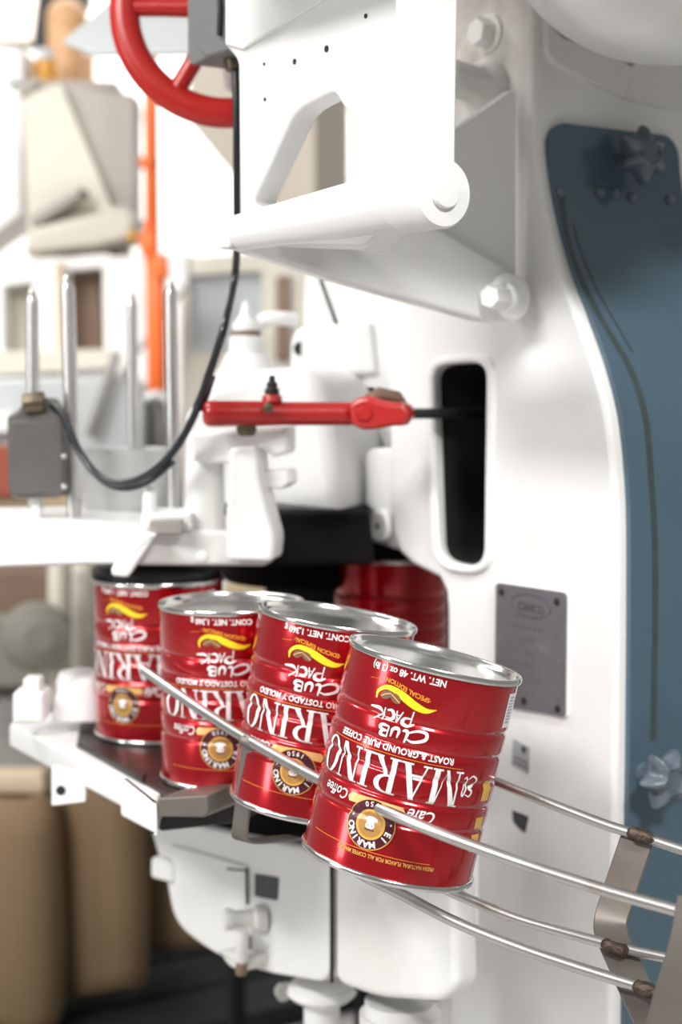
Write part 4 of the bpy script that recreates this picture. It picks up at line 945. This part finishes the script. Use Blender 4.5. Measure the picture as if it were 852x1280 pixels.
mb = MB(); q = PY(98, 70, 5.1); mb.cyl(Vector((q.x, 5.1, PY(56, 108.5, 4.7).z)), q, .05); tag(mb.build('small_tan_drum', 'wood_tan'), 'small brown drum beside the tan canister', 'drum')
aj = thing('amber_jar', 'amber jar with grey lid on top of the hopper', 'jar', PY(56, 108, 4.7))
mb = MB(); mb.cyl(PY(56, 108, 4.7), PY(56, 76, 4.7), .032); mb.build('jar_body', 'amber', aj)
mb = MB(); mb.cyl(PY(56, 76, 4.7), PY(56, 62, 4.7), .026); mb.build('jar_lid', 'glass_grey', aj)
mb = MB(); mb.slab([PY(p.x, p.y, 5.3) for p in fillet([(40, 50), (52, -50), (112, -50), (108, 8), (70, 20), (62, 62), (42, 62)], 8)], (0, .1, 0), .01); tag(mb.build('dark_fan_housing', 'black_iron'), 'dark fan housing behind the tan canister', 'fan')
# cabinets with openings on the left
cb = thing('steel_cabinet', 'white steel cabinet with two open bays below the hopper', 'cabinet', PY(70, 470, 4.0))
D = 4.0
mb = MB(); mb.slab([PY(x, y, D) for x, y in ((-60, 336), (60, 322), (236, 318), (236, 352), (150, 470), (-60, 474))], (.0, .08, 0), .006, holes=[[PY(x, y, D) for x, y in ((4, 358), (40, 352), (42, 440), (4, 446))], [PY(x, y, D) for x, y in ((84, 338), (128, 334), (130, 438), (86, 440))]]); mb.build('frame_front', 'wall_white', cb)
mb = MB(); mb.slab([PY(x, y, D+.10) for x, y in ((70, 325), (150, 325), (150, 450), (70, 450))], (0, .2, 0), .004); mb.build('dark_bay', 'machine_brown', cb)
mb = MB(); mb.slab([PY(x, y, D+.10) for x, y in ((-20, 340), (60, 340), (60, 455), (-20, 455))], (0, .2, 0), .004); mb.build('pale_bay', 'hopper_cream', cb)
mb = MB(); mb.slab([PY(x, y, D-.02) for x, y in ((68, 330), (78, 328), (80, 468), (70, 470))], (0, .02, 0), .002); mb.build('door_edge', 'sack_pale', cb)
mb = MB(); mb.slab([PY(x, y, D-.03) for x, y in ((-60, 440), (140, 436), (140, 460), (-60, 474))], (0, .04, 0), .004); mb.build('sill', 'hopper_cream', cb)
# grey conveyor machinery
gc = thing('grey_conveyor', 'grey sloping conveyor frame behind the steel lid rods', 'conveyor', PY(100, 600, 3.6))
D = 3.7
mb = MB(); mb.slab([PY(x, y, D) for x, y in ((-60, 474), (150, 468), (180, 500), (180, 600), (-60, 600))], (.0, .3, 0), .01); mb.build('side_sheet', 'panel_grey', gc)
mb = MB(); mb.cyl(PY(146, 440, D-.03), PY(112, 545, D-.03), .012); mb.build('diagonal_brace', 'machine_grey', gc)
mb = MB(); mb.slab([PY(x, y, D-.04) for x, y in ((-60, 520), (16, 516), (16, 540), (-60, 548))], (0, .05, 0), .005); mb.build('roller_guard', 'wall_white', gc)
mb = MB(); mb.slab([PY(x, y, D-.05) for x, y in ((-60, 560), (30, 556), (30, 620), (-60, 622))], (0, .05, 0), .005); mb.build('rust_red_guard', 'rust_red', gc)
mb = MB(); mb.slab([PY(x, y, D-.02) for x, y in ((-60, 600), (120, 600), (120, 680), (-60, 680))], (0, .2, 0), .005); mb.build('lower_skirt', 'carton', gc)
for x in (-20, 60, 130):
    mb = MB(); q = PY(x, 590, D+.1); mb.cyl(q, Vector((q.x, q.y, 0)), .025); mb.build('support_leg', 'machine_grey', gc)
# right background: instrument window and grey machines
bw = thing('grey_window_cabinet', 'pale grey cabinet with a window behind the white vent valve', 'cabinet', PY(300, 450, 4.2))
D = 4.2
mb = MB(); mb.slab([PY(x, y, D) for x, y in ((226, 322), (392, 310), (392, 600), (226, 600))], (.0, .2, 0), .006, holes=[[PY(x, y, D) for x, y in ((238, 345), (326, 340), (326, 440), (238, 440))]]); mb.build('cabinet_front', 'hopper_cream', bw)
mb = MB(); mb.slab([PY(x, y, D+.03) for x, y in ((234, 340), (330, 335), (330, 445), (234, 445))], (0, .02, 0), .003); mb.build('window_pane', 'glass_grey', bw)
mb = MB(); mb.slab([PY(x, y, D-.02) for x, y in ((345, 345), (362, 344), (362, 450), (345, 450))], (0, .03, 0), .003); mb.build('dark_slot', 'machine_brown', bw)
for x in (240, 380):
    mb = MB(); q = PY(x, 598, D+.1); mb.cyl(q, Vector((q.x, q.y, 0)), .03); mb.build('support_leg', 'machine_grey', bw)
# lower left clutter
pk = thing('pump_unit', 'greenish grey pump with pale vertical posts behind the farthest can', 'pump', PY(70, 860, 3.4))
D = 3.4
mb = MB(); mb.cyl(PY(73, 880, D), PY(73, 700, D), .022); mb.build('post', 'hopper_cream', pk)
mb = MB(); mb.cyl(PY(104, 880, D+.1), PY(104, 700, D+.1), .026); mb.build('post', 'hopper_cream', pk)
mb = MB(); mb.lathe([(.03, -.06), (.065, -.05), (.075, 0), (.065, .05), (.03, .06)], PY(45, 795, D-.05), (.3, -1, .1), 28); mb.build('pump_head', 'green_grey', pk)
mb = MB(); mb.slab([PY(x, y, D+.2) for x, y in ((-40, 712), (120, 712), (120, 770), (-40, 775))], (0, .2, 0), .01); mb.build('dark_casing', 'machine_brown', pk)
mb = MB(); mb.slab([PY(x, y, D+.15) for x, y in ((-40, 770), (20, 770), (120, 800), (120, 860), (-40, 860))], (0, .25, 0), .01); mb.build('base_casing', 'green_grey', pk)
mb = MB(); q = PY(20, 860, D+.3); mb.box(Vector((q.x+.05, q.y, q.z/2)), (.16, 0, 0), (0, .08, 0), (0, 0, q.z/2), .01); mb.build('plinth', 'machine_grey', pk)
q = PY(372, 722, 3.0); q2 = PY(372, 800, 3.0)
mb = MB(); mb.box(Vector((q.x, q.y, (q.z+q2.z)/2)), (.13, 0, 0), (0, .1, 0), (0, 0, (q.z-q2.z)/2), .004); tag(mb.build('cardboard_carton', 'carton'), 'plain tan carton glimpsed behind the row of cans', 'carton')
ds = thing('dark_stool', 'dark steel stool under the tan carton', 'stool', (q.x, q.y, 0))
mb = MB(); mb.box(Vector((q.x, q.y, q2.z-.011)), (.14, 0, 0), (0, .11, 0), (0, 0, .01), .002); mb.build('stool_top', 'pallet_dark', ds)
for a in (-1, 1):
    for b in (-1, 1):
        mb = MB(); mb.cyl(Vector((q.x+a*.12, q.y+b*.09, 0)), Vector((q.x+a*.12, q.y+b*.09, q2.z-.02)), .012); mb.build('stool_leg', 'pallet_dark', ds)
mb = MB(); q = PY(20, 858, 5.0); mb.box(Vector((q.x-.2, 5.0, q.z*.5)), (.45, 0, 0), (0, .2, 0), (0, 0, q.z*.5), .01); tag(mb.build('wooden_crate', 'wood_tan'), 'low brown wooden crate on the floor behind the pump', 'crate')
